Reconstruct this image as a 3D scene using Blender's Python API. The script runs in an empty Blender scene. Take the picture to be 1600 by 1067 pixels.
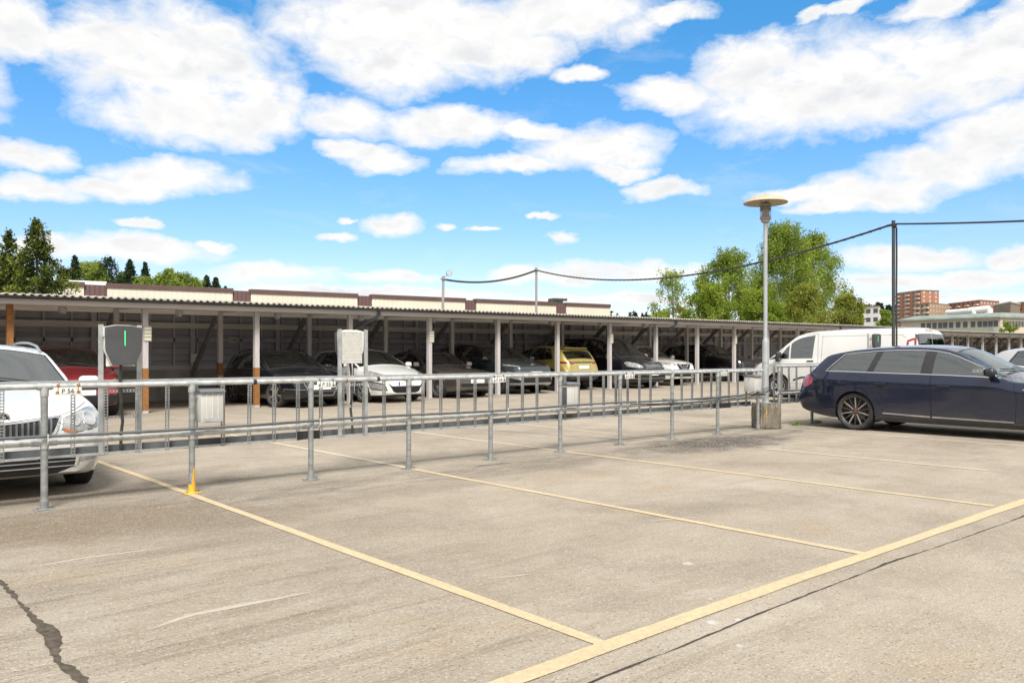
import bpy, bmesh, math, random
import numpy as np
from mathutils import Vector, Matrix
from mathutils.bvhtree import BVHTree
R = math.radians
random.seed(7)
rng = np.random.default_rng(11)
S = bpy.context.scene
COL = S.collection

# ------------------------------------------------------------------ frame of reference
# world X runs along the railing and the shelter, world Y away from the camera across the bays
FX, FY = 0.6619, 0.7496
CAMH = 1.30
def px2uv(px, z):
    X = (px - 800) / 1245.0 * z
    return FY * X + FX * z, -FX * X + FY * z
def at_v(px, v):
    r = (px - 800) / 1245.0
    z = v / (FY - FX * r)
    return FY * r * z + FX * z
def gp(px, py):
    z = 1245 * CAMH / (py - 556.0)
    return px2uv(px, z)
def sstep(a, b, x):
    t = min(1, max(0, (x - a) / (b - a))); return t * t * (3 - 2 * t)
def zc(u):
    return 0.0075 * (min(max(u, -10), 80) - 5.74)
def g(u, v):
    return sstep(8.2, 14.5, v) * (1 - sstep(30, 60, v)) * zc(u)

# ------------------------------------------------------------------ materials
MATS = {}
def nodes(m):
    m.use_nodes = True
    return m.node_tree.nodes, m.node_tree.links
def N(nt, t, **kw):
    n = nt.nodes.new(t)
    for k, v in kw.items(): setattr(n, k, v)
    return n
def mixc(nt, fac, a, b, blend='MIX'):
    n = nt.nodes.new('ShaderNodeMix'); n.data_type = 'RGBA'; n.blend_type = blend
    for sock, val in ((0, fac), (6, a), (7, b)):
        if isinstance(val, (tuple, list)): n.inputs[sock].default_value = (*val[:3], 1)
        elif isinstance(val, (int, float)): n.inputs[sock].default_value = val
        else: nt.links.new(val, n.inputs[sock])
    return n.outputs[2]
def mth(nt, op, a, b=None, c=None, clamp=False):
    n = nt.nodes.new('ShaderNodeMath'); n.operation = op; n.use_clamp = clamp
    for i, val in enumerate((a, b, c)):
        if val is None: continue
        if isinstance(val, (int, float)): n.inputs[i].default_value = val
        else: nt.links.new(val, n.inputs[i])
    return n.outputs[0]
def noise(nt, vec, scale, detail=4, rough=0.55, dist=0.0):
    n = nt.nodes.new('ShaderNodeTexNoise')
    n.inputs['Scale'].default_value = scale; n.inputs['Detail'].default_value = detail
    n.inputs['Roughness'].default_value = rough; n.inputs['Distortion'].default_value = dist
    if vec is not None: nt.links.new(vec, n.inputs['Vector'])
    return n.outputs[0]
def mapr(nt, val, a, b, c=0.0, d=1.0):
    n = nt.nodes.new('ShaderNodeMapRange'); n.clamp = True
    nt.links.new(val, n.inputs[0])
    for i, x in enumerate((a, b, c, d)): n.inputs[i + 1].default_value = x
    return n.outputs[0]
def scaled(nt, vec, s, rot=(0, 0, 0)):
    n = nt.nodes.new('ShaderNodeMapping'); n.inputs['Scale'].default_value = s; n.inputs['Rotation'].default_value = rot
    nt.links.new(vec, n.inputs[0]); return n.outputs[0]
def bump(nt, h, strength, dist=0.01):
    n = nt.nodes.new('ShaderNodeBump'); n.inputs['Strength'].default_value = strength; n.inputs['Distance'].default_value = dist
    nt.links.new(h, n.inputs['Height']); return n.outputs[0]
def newmat(name):
    m = bpy.data.materials.new(name); m.use_nodes = True
    b = m.node_tree.nodes['Principled BSDF']
    return m, m.node_tree, b
def pbr(name, col, rough=0.6, metal=0.0, col2=None, nscale=6, nstretch=(1, 1, 1), bmp=0, bscale=40, coat=0, lo=.35, hi=.65, spec=None):
    if name in MATS: return MATS[name]
    m, nt, b = newmat(name)
    b.inputs['Roughness'].default_value = rough; b.inputs['Metallic'].default_value = metal
    b.inputs['Base Color'].default_value = (*col, 1)
    if spec is not None: b.inputs['Specular IOR Level'].default_value = spec
    if coat:
        b.inputs['Coat Weight'].default_value = coat; b.inputs['Coat Roughness'].default_value = 0.04
    tc = N(nt, 'ShaderNodeTexCoord').outputs['Object']
    if col2:
        f = mapr(nt, noise(nt, scaled(nt, tc, nstretch), nscale, 5, .6), lo, hi)
        nt.links.new(mixc(nt, f, col, col2), b.inputs['Base Color'])
    if bmp:
        nt.links.new(bump(nt, noise(nt, tc, bscale, 4), bmp), b.inputs['Normal'])
    MATS[name] = m
    return m

def make_materials():
    M = {}
    M['galv'] = pbr('galvanised steel', (.23, .24, .235), .5, .45, (.36, .37, .36), 9, (1, 1, 2.5), .15, 60)
    M['galv_rail'] = pbr('lit galvanised tube', (.36, .37, .36), .42, .45, (.58, .59, .57), 9, (1.4, 1, 1), .15, 60, 0, .3, .6)  # lighter copy of the post steel: light on the rails put into colour
    M['galv_dark'] = pbr('dark steel and shaded tray', (.09, .095, .10), .6, .4, (.15, .155, .158), 7)  # dark steel; on the cable tray it carries the shade inside
    M['galv_lt'] = pbr('bright zinc strut', (.36, .375, .375), .45, .45, (.48, .495, .49), 12)
    M['rust'] = pbr('rust', (.22, .09, .03), .9, 0, (.38, .19, .07), 30)
    M['yellow_paint'] = pbr('yellow post paint', (.72, .45, .04), .55, 0, (.60, .33, .03), 18)
    M['white_panel'] = pbr('white enamel panel', (.52, .515, .48), .45, 0, (.42, .415, .385), 5, (1, 1, .3))
    M['sign_white'] = pbr('white sign plate', (.74, .73, .68), .5, 0, (.62, .61, .57), 14)
    M['ink'] = pbr('black sign lettering', (.02, .02, .022), .6)
    M['black_plastic'] = pbr('black plastic', (.018, .018, .02), .45, 0, (.03, .03, .032), 8)
    M['rubber'] = pbr('tyre rubber', (.018, .018, .019), .75, 0, (.045, .042, .04), 10, (1, 1, 1), .3, 60)
    M['charger_grey'] = pbr('charger dark shell', (.055, .056, .06), .5, 0, (.07, .07, .075), 5)
    M['grey_plastic'] = pbr('grey plastic', (.30, .31, .32), .55, 0, (.36, .37, .37), 6)
    M['dark_box'] = pbr('grey lid', (.16, .17, .18), .5, .2)
    m, nt, b = newmat('green light strip')
    b.inputs['Base Color'].default_value = (.05, .6, .15, 1); b.inputs['Emission Color'].default_value = (.06, .85, .25, 1); b.inputs['Emission Strength'].default_value = .7
    M['green_led'] = m
    # shelter
    M['post_wood'] = pbr('mauve grey painted timber', (.42, .395, .39), .75, 0, (.50, .475, .465), 5, (6, 6, .6), .15, 30)
    M['raw_wood'] = pbr('orange brown raw timber', (.33, .15, .045), .85, 0, (.20, .085, .025), 14, (3, 3, 1.2), .3, 60)
    M['brace_wood'] = pbr('dark grey timber', (.22, .205, .21), .8, 0, (.28, .26, .265), 6)
    M['beam_wood'] = pbr('pale painted beam', (.80, .77, .72), .7, 0, (.68, .65, .61), 3, (.5, 4, 6), .1, 30)
    M['rail_wood'] = pbr('dark wall rail', (.51, .50, .525), .8, 0, (.57, .56, .58), 4)
    M['fascia'] = pbr('grey mauve fascia', (.40, .37, .355), .7, 0, (.48, .45, .43), 2, (.4, 4, 8))
    M['soffit'] = pbr('grey fibre cement sheet', (.62, .62, .62), .85, 0, (.72, .71, .70), 1.2, (.5, 1, 1), .2, 20)
    M['gutter'] = pbr('black gutter', (.022, .024, .027), .35, .0, (.04, .042, .045), 4)
    # wall boards
    m, nt, b = newmat('dark horizontal cladding boards')
    tc = N(nt, 'ShaderNodeTexCoord').outputs['Object']
    sep = N(nt, 'ShaderNodeSeparateXYZ'); nt.links.new(tc, sep.inputs[0])
    brd = mth(nt, 'MULTIPLY', sep.outputs['Z'], 1 / .19)
    fl = mth(nt, 'FLOOR', brd); fr = mth(nt, 'FRACT', brd)
    cmb = N(nt, 'ShaderNodeCombineXYZ'); nt.links.new(mth(nt, 'MULTIPLY', fl, 7.31), cmb.inputs[2]); nt.links.new(mth(nt, 'MULTIPLY', sep.outputs['X'], .35), cmb.inputs[0])
    f1 = mapr(nt, noise(nt, cmb.outputs[0], 1.0, 2), .3, .7)
    f2 = mapr(nt, noise(nt, scaled(nt, tc, (1, 1, 9)), 3, 5, .65), .3, .75)
    c = mixc(nt, f1, (.42, .41, .45), (.53, .515, .555)); c = mixc(nt, mth(nt, 'MULTIPLY', f2, .55), c, (.32, .305, .335))
    gap = mth(nt, 'LESS_THAN', fr, .07)
    nt.links.new(mixc(nt, mth(nt, 'MULTIPLY', gap, .7), c, (.03, .025, .028)), b.inputs['Base Color'])
    nt.links.new(bump(nt, mth(nt, 'GREATER_THAN', fr, .07), .6, .012), b.inputs['Normal']); b.inputs['Roughness'].default_value = .8
    M['boards'] = m
    M['concrete'] = pbr('weathered concrete', (.44, .415, .37), .9, 0, (.30, .28, .245), 2.2, (1, 1, .8), .4, 30)
    # mossy block
    m, nt, b = newmat('stained concrete block')
    tc = N(nt, 'ShaderNodeTexCoord').outputs['Object']
    c = mixc(nt, mapr(nt, noise(nt, scaled(nt, tc, (1, 1, .25)), 9, 5, .65), .35, .65), (.07, .058, .042), (.21, .18, .135))
    c = mixc(nt, mapr(nt, noise(nt, scaled(nt, tc, (3, 3, .4)), 3, 3), .60, .68), c, (.48, .30, .05))
    c = mixc(nt, mapr(nt, noise(nt, tc, 45, 3), .58, .7), c, (.36, .33, .28))
    nt.links.new(c, b.inputs['Base Color']); b.inputs['Roughness'].default_value = .92
    nt.links.new(bump(nt, noise(nt, tc, 50, 5), .5), b.inputs['Normal'])
    M['block'] = m
    # corrugated roof
    m, nt, b = newmat('lichened fibre cement roof')
    tc = N(nt, 'ShaderNodeTexCoord').outputs['Object']
    c = mixc(nt, mapr(nt, noise(nt, tc, 2.2, 6, .65), .35, .65), (.27, .25, .21), (.42, .395, .34))
    c = mixc(nt, mapr(nt, noise(nt, tc, 14, 4), .58, .7), c, (.12, .12, .07))
    nt.links.new(c, b.inputs['Base Color']); b.inputs['Roughness'].default_value = .92
    M['roof'] = m
    M['lamp_metal'] = pbr('grey lamp metal', (.33, .345, .35), .5, .3, (.42, .435, .44), 7, (1, 1, .4))
    M['lamp_cap'] = pbr('cream lamp shade', (.44, .37, .26), .55, 0, (.38, .31, .21), 4, (1, 1, 1), 0, 40, 0, .45, .7)
    M['lamp_head'] = pbr('warm grey lamp casting', (.27, .245, .22), .55, .1, (.34, .31, .28), 9)
    m, nt, b = newmat('frosted lamp glass'); b.inputs['Base Color'].default_value = (.62, .66, .66, 1); b.inputs['Roughness'].default_value = .15
    b.inputs['Transmission Weight'].default_value = .3
    M['lamp_glass'] = m
    M['black_cable'] = pbr('black cable sheath', (.02, .022, .022), .5, 0, (.05, .052, .05), 25)
    M['pole_dark'] = pbr('dark green grey pole', (.035, .042, .042), .5, .2, (.06, .068, .066), 9, (1, 1, .3))
    M['pole_grey'] = pbr('weathered grey pole', (.24, .22, .205), .7, .1, (.33, .31, .29), 8, (1, 1, .3))
    # buildings
    m, nt, b = newmat('cream ribbed cladding')
    tc = N(nt, 'ShaderNodeTexCoord').outputs['Object']
    sep = N(nt, 'ShaderNodeSeparateXYZ'); nt.links.new(tc, sep.inputs[0])
    fr = mth(nt, 'FRACT', mth(nt, 'MULTIPLY', sep.outputs['X'], 1 / .42))
    gap = mth(nt, 'LESS_THAN', fr, .16)
    c = mixc(nt, mapr(nt, noise(nt, tc, .6, 4), .3, .7), (.57, .54, .44), (.63, .60, .50))
    nt.links.new(mixc(nt, mth(nt, 'MULTIPLY', gap, .5), c, (.47, .44, .35)), b.inputs['Base Color']); b.inputs['Roughness'].default_value = .6
    M['cream'] = m
    m, nt, b = newmat('maroon ribbed cladding')
    tc = N(nt, 'ShaderNodeTexCoord').outputs['Object']
    sep = N(nt, 'ShaderNodeSeparateXYZ'); nt.links.new(tc, sep.inputs[0])
    fr = mth(nt, 'FRACT', mth(nt, 'MULTIPLY', sep.outputs['X'], 1 / .34))
    nt.links.new(mixc(nt, mth(nt, 'MULTIPLY', mth(nt, 'LESS_THAN', fr, .3), .7), (.12, .065, .062), (.06, .033, .033)), b.inputs['Base Color']); b.inputs['Roughness'].default_value = .6
    M['maroon'] = m
    M['maroon_trim'] = pbr('maroon trim', (.085, .05, .045), .5, 0, (.11, .065, .06), 1)
    def brick(name, c1, c2):
        m, nt, b = newmat(name)
        tc = N(nt, 'ShaderNodeTexCoord').outputs['Object']
        c = mixc(nt, mapr(nt, noise(nt, tc, .35, 5, .65), .3, .7), c1, c2)
        c = mixc(nt, mapr(nt, noise(nt, tc, 3.5, 3), .45, .7), c, tuple(x * .75 for x in c1))
        nt.links.new(c, b.inputs['Base Color']); b.inputs['Roughness'].default_value = .85
        return m
    M['brick'] = brick('orange red brick', (.32, .145, .088), (.40, .19, .12))
    M['brick2'] = brick('ochre brick', (.32, .215, .13), (.38, .26, .165))
    M['tan_render'] = pbr('tan render', (.42, .36, .28), .85, 0, (.49, .43, .34), .6)
    M['grey_green'] = pbr('grey green render', (.22, .235, .20), .85, 0, (.27, .28, .24), .5)
    M['green_roof'] = pbr('pale copper roof', (.16, .19, .17), .6, 0, (.23, .26, .235), .7)
    M['brown_box'] = pbr('brown plant room cladding', (.17, .12, .08), .7, 0, (.21, .155, .105), .8)
    M['white_bldg'] = pbr('white wall', (.66, .66, .65), .7, 0, (.58, .58, .58), .3)
    m, nt, b = newmat('window pane'); b.inputs['Base Color'].default_value = (.05, .06, .07, 1); b.inputs['Roughness'].default_value = .06
    M['pane'] = m
    M['pane_lt'] = pbr('curtained window', (.45, .44, .40), .3)
    # car stuff
    m, nt, b = newmat('car glass')
    nt.nodes.remove(b); out = nt.nodes['Material Output']
    tr = N(nt, 'ShaderNodeBsdfTransparent'); tr.inputs[0].default_value = (.80, .86, .83, 1)
    gl = N(nt, 'ShaderNodeBsdfGlossy'); gl.inputs['Roughness'].default_value = .02; gl.inputs[0].default_value = (.92, .97, .96, 1)
    fr = N(nt, 'ShaderNodeFresnel'); fr.inputs[0].default_value = 2.25
    mx = N(nt, 'ShaderNodeMixShader'); nt.links.new(mth(nt, 'ADD', fr.outputs[0], .05, clamp=True), mx.inputs[0]); nt.links.new(tr.outputs[0], mx.inputs[1]); nt.links.new(gl.outputs[0], mx.inputs[2])
    nt.links.new(mx.outputs[0], out.inputs[0])
    M['glass'] = m
    m2 = m.copy(); m2.name = 'dark tinted car glass'
    m2.node_tree.nodes['Transparent BSDF'].inputs[0].default_value = (.52, .56, .56, 1)
    M['glass_dark'] = m2
    M['chrome'] = pbr('chrome', (.72, .73, .74), .14, 1.0)
    M['satin'] = pbr('satin alloy', (.55, .55, .55), .3, .9, (.45, .45, .45), 6)
    M['rim_dark'] = pbr('dark alloy', (.07, .068, .066), .35, .7, (.12, .115, .11), 8)
    M['rim_bronze'] = pbr('machined alloy spoke face', (.66, .60, .54), .3, .8, (.48, .43, .38), 8)
    M['disc'] = pbr('brake disc', (.16, .15, .14), .5, .8)
    M['seat'] = pbr('charcoal seat cloth', (.06, .06, .062), .9)
    M['seat_grey'] = pbr('grey seat cloth', (.16, .16, .16), .9)
    M['cabin'] = pbr('dark cabin trim', (.022, .022, .024), .8)
    M['gap'] = pbr('dark panel gap', (.003, .003, .003), .9)
    M['plate'] = pbr('blank number plate', (.82, .82, .80), .4)
    M['plate_blue'] = pbr('blue plate band', (.02, .08, .42), .4)
    M['red_lens'] = pbr('red tail lens', (.30, .008, .010), .12, 0, None, 6, (1, 1, 1), 0, 40, 1)
    M['red_lens_dk'] = pbr('dark red lens', (.16, .01, .012), .12, 0, None, 6, (1, 1, 1), 0, 40, 1)
    M['amber'] = pbr('amber lens', (.55, .17, .02), .15)
    M['reflector'] = pbr('headlamp reflector', (.40, .40, .39), .12, .15, (.20, .20, .20), 9, (1, 1, 1), 0, 40, 1)
    M['lens_ring'] = pbr('headlamp lens', (.62, .64, .66), .06, .6)
    M['grille'] = pbr('black grille mesh', (.010, .010, .011), .4)
    return M

def paint(name, col, metal=0.3, dusty=0.0, rough=.32):
    m, nt, b = newmat(name)
    tc = N(nt, 'ShaderNodeTexCoord').outputs['Object']
    sep = N(nt, 'ShaderNodeSeparateXYZ'); nt.links.new(tc, sep.inputs[0])
    c = mixc(nt, mapr(nt, noise(nt, tc, 1.3, 4), .35, .7), col, tuple(min(1, x * 1.12 + .002) for x in col))
    b.inputs['Roughness'].default_value = rough; b.inputs['Metallic'].default_value = metal
    b.inputs['Coat Weight'].default_value = 1.0; b.inputs['Coat IOR'].default_value = 1.55; b.inputs['Specular IOR Level'].default_value = .3; b.inputs['Coat Roughness'].default_value = .035
    if dusty:
        low = mapr(nt, sep.outputs['Z'], .62, .10)
        nz = mapr(nt, noise(nt, scaled(nt, tc, (.8, 1, 2.2)), 5, 6, .7), .35, .8)
        f = mth(nt, 'MULTIPLY', mth(nt, 'MULTIPLY', mth(nt, 'POWER', low, 1.6), mth(nt, 'ADD', nz, .25)), dusty, clamp=True)
        c = mixc(nt, f, c, (.20, .175, .15))
        nt.links.new(mth(nt, 'SUBTRACT', 1.0, mth(nt, 'MULTIPLY', f, .9), clamp=True), b.inputs['Coat Weight'])
        nt.links.new(mapr(nt, f, 0, 1, rough, .8), b.inputs['Roughness'])
    nt.links.new(c, b.inputs['Base Color'])
    return m

M = make_materials()

# ------------------------------------------------------------------ mesh helpers
def link(name, me, parent=None, loc=None, rotz=None):
    o = bpy.data.objects.new(name, me); COL.objects.link(o)
    if parent is not None: o.parent = parent
    if loc is not None: o.location = loc
    if rotz is not None: o.rotation_euler = (0, 0, rotz)
    return o
def tag(o, label=None, cat=None, group=None, kind=None):
    for k, v in (('label', label), ('category', cat), ('group', group), ('kind', kind)):
        if v: o[k] = v
    return o
def thing(name, label, cat, loc=(0, 0, 0), rotz=0, group=None):
    o = bpy.data.objects.new(name, None); COL.objects.link(o)
    o.location = loc; o.rotation_euler = (0, 0, rotz); o.empty_display_size = .2
    return tag(o, label, cat, group)
def copy_tree(o, parent=None):
    c = o.copy(); COL.objects.link(c)
    if parent is not None: c.parent = parent
    for ch in o.children: copy_tree(ch, c)
    return c

class MB:
    def __init__(s): s.v = []; s.f = []; s.m = []; s.mats = []
    def mi(s, mat):
        if mat is None: return 0
        if mat not in s.mats: s.mats.append(mat)
        return s.mats.index(mat)
    def add(s, vs, fs, mat=None):
        o = len(s.v); s.v += [tuple(p) for p in vs]; i = s.mi(mat)
        for f in fs: s.f.append(tuple(o + k for k in f)); s.m.append(i)
        return s
    def box(s, c, d, mat=None, rz=0, M4=None):
        x, y, z = (k / 2 for k in d)
        vs = [Vector((sx * x, sy * y, sz * z)) for sx in (-1, 1) for sy in (-1, 1) for sz in (-1, 1)]
        if rz: vs = [Matrix.Rotation(rz, 3, 'Z') @ p for p in vs]
        if M4 is not None: vs = [M4 @ p for p in vs]
        vs = [p + Vector(c) for p in vs]
        return s.add(vs, [(0, 1, 3, 2), (4, 6, 7, 5), (0, 4, 5, 1), (2, 3, 7, 6), (0, 2, 6, 4), (1, 5, 7, 3)], mat)
    def rbox(s, c, d, r, mat=None, rz=0, seg=2, M4=None, taper=None):
        bm = bmesh.new(); bmesh.ops.create_cube(bm, size=1)
        for v in bm.verts:
            v.co = Vector((v.co.x * d[0], v.co.y * d[1], v.co.z * d[2]))
            if taper and v.co.z > 0: v.co.x *= taper[0]; v.co.y *= taper[1]
        bmesh.ops.bevel(bm, geom=bm.edges[:], offset=r, segments=seg, profile=.5, affect='EDGES')
        bm.verts.index_update()
        vs = [v.co.copy() for v in bm.verts]
        if rz: vs = [Matrix.Rotation(rz, 3, 'Z') @ p for p in vs]
        if M4 is not None: vs = [M4 @ p for p in vs]
        vs = [p + Vector(c) for p in vs]
        s.add(vs, [[v.index for v in f.verts] for f in bm.faces], mat); bm.free(); return s
    def bar(s, a, b, w, h, mat=None, up=(0, 0, 1)):
        a = Vector(a); b = Vector(b); d = (b - a).normalized(); upv = Vector(up)
        if abs(d.dot(upv)) > .98: upv = Vector((1, 0, 0))
        r = d.cross(upv).normalized(); t = r.cross(d)
        vs = []
        for p in (a, b):
            for i, j in ((-1, -1), (1, -1), (1, 1), (-1, 1)): vs.append(p + r * (i * w / 2) + t * (j * h / 2))
        return s.add(vs, [(0, 3, 2, 1), (4, 5, 6, 7), (0, 1, 5, 4), (1, 2, 6, 5), (2, 3, 7, 6), (3, 0, 4, 7)], mat)
    def tube(s, pts, r, n=10, mat=None, caps=True):
        pts = [Vector(p) for p in pts]; k = len(pts)
        rs = r if isinstance(r, (list, tuple)) else [r] * k
        vs = []; prev = None
        for i, p in enumerate(pts):
            d = (pts[min(i + 1, k - 1)] - pts[max(i - 1, 0)]).normalized()
            if prev is None:
                up = Vector((0, 0, 1)) if abs(d.z) < .9 else Vector((1, 0, 0))
                a = d.cross(up).normalized()
            else:
                a = (prev - d * prev.dot(d)).normalized()
            prev = a; b = d.cross(a)
            for q in range(n):
                t = 2 * math.pi * q / n
                vs.append(p + (a * math.cos(t) + b * math.sin(t)) * rs[i])
        fs = []
        for i in range(k - 1):
            for q in range(n):
                q2 = (q + 1) % n
                fs.append((i * n + q, i * n + q2, (i + 1) * n + q2, (i + 1) * n + q))
        if caps:
            fs.append(tuple(range(n - 1, -1, -1))); fs.append(tuple((k - 1) * n + q for q in range(n)))
        return s.add(vs, fs, mat)
    def lathe(s, prof, n=24, mat=None, c=(0, 0, 0), axis='z', close=False):
        vs = []; fs = []
        for (r, h) in prof:
            for q in range(n):
                t = 2 * math.pi * q / n; x, y = r * math.cos(t), r * math.sin(t)
                p = (x, y, h) if axis == 'z' else (x, h, y)
                vs.append((p[0] + c[0], p[1] + c[1], p[2] + c[2]))
        k = len(prof)
        for i in range(k - 1 + (1 if close else 0)):
            j = (i + 1) % k
            for q in range(n):
                q2 = (q + 1) % n
                f = (i * n + q, i * n + q2, j * n + q2, j * n + q)
                fs.append(f if axis == 'z' else f[::-1])
        return s.add(vs, fs, mat)
    def prism(s, poly, a, b, mat=None, fn=None):
        """poly of 2-D points extruded from a to b; fn(x, y, h) -> 3-D point"""
        fn = fn or (lambda x, y, h: (x, y, h)); n = len(poly)
        vs = [fn(x, y, a) for x, y in poly] + [fn(x, y, b) for x, y in poly]
        fs = [tuple(range(n - 1, -1, -1)), tuple(range(n, 2 * n))]
        for i in range(n): fs.append((i, (i + 1) % n, n + (i + 1) % n, n + i))
        return s.add(vs, fs, mat)
    def build(s, name, mat=None, parent=None, smooth=35, loc=None, rotz=None, fix=False):
        me = bpy.data.meshes.new(name); me.from_pydata(s.v, [], s.f)
        mats = s.mats if s.mats else [mat]
        for m in mats: me.materials.append(m)
        if len(s.mats) > 1: me.polygons.foreach_set('material_index', s.m)
        if fix:
            bm = bmesh.new(); bm.from_mesh(me); bmesh.ops.recalc_face_normals(bm, faces=bm.faces[:]); bm.to_mesh(me); bm.free()
        if smooth:
            me.polygons.foreach_set('use_smooth', [True] * len(me.polygons)); me.set_sharp_from_angle(angle=R(smooth))
        me.update()
        return link(name, me, parent, loc, rotz)

def text_mesh(txt, size, mat, align='CENTER', depth=.001):
    cu = bpy.data.curves.new('lettering', 'FONT'); cu.body = txt; cu.size = size; cu.align_x = align; cu.align_y = 'CENTER'; cu.extrude = depth
    o = bpy.data.objects.new('lettering', cu); COL.objects.link(o)
    dg = bpy.context.evaluated_depsgraph_get(); dg.update()
    me = bpy.data.meshes.new_from_object(o.evaluated_get(dg)); me.name = 'lettering'
    me.materials.clear(); me.materials.append(mat)
    bpy.data.objects.remove(o); bpy.data.curves.remove(cu)
    return me

# ------------------------------------------------------------------ camera, light, render
cam = bpy.data.cameras.new('camera'); cam.lens = 1245 / 1600 * 36; cam.sensor_width = 36; cam.shift_y = 22.5 / 1600
cam.clip_start = .05; cam.clip_end = 3000
co = bpy.data.objects.new('camera', cam); COL.objects.link(co); co.location = (0, 0, CAMH)
YAW = math.atan2(FX, FY)
co.rotation_euler = (R(90), 0, -YAW); S.camera = co
S.view_settings.view_transform = 'Standard'; S.view_settings.look = 'None'; S.view_settings.gamma = 1; S.view_settings.exposure = 1.08
S.render.engine = 'CYCLES'

SUN_EL, SUN_AZ = R(50), math.atan2(-0.72, -0.50)          # azimuth angle measured from +X
sv = Vector((math.cos(SUN_EL) * math.cos(SUN_AZ), math.cos(SUN_EL) * math.sin(SUN_AZ), math.sin(SUN_EL)))
sl = bpy.data.lights.new('sun', 'SUN'); sl.energy = 2.6; sl.angle = R(18); sl.color = (1, .965, .91)
so = bpy.data.objects.new('sun', sl); COL.objects.link(so); so.rotation_euler = sv.to_track_quat('Z', 'Y').to_euler()

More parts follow.
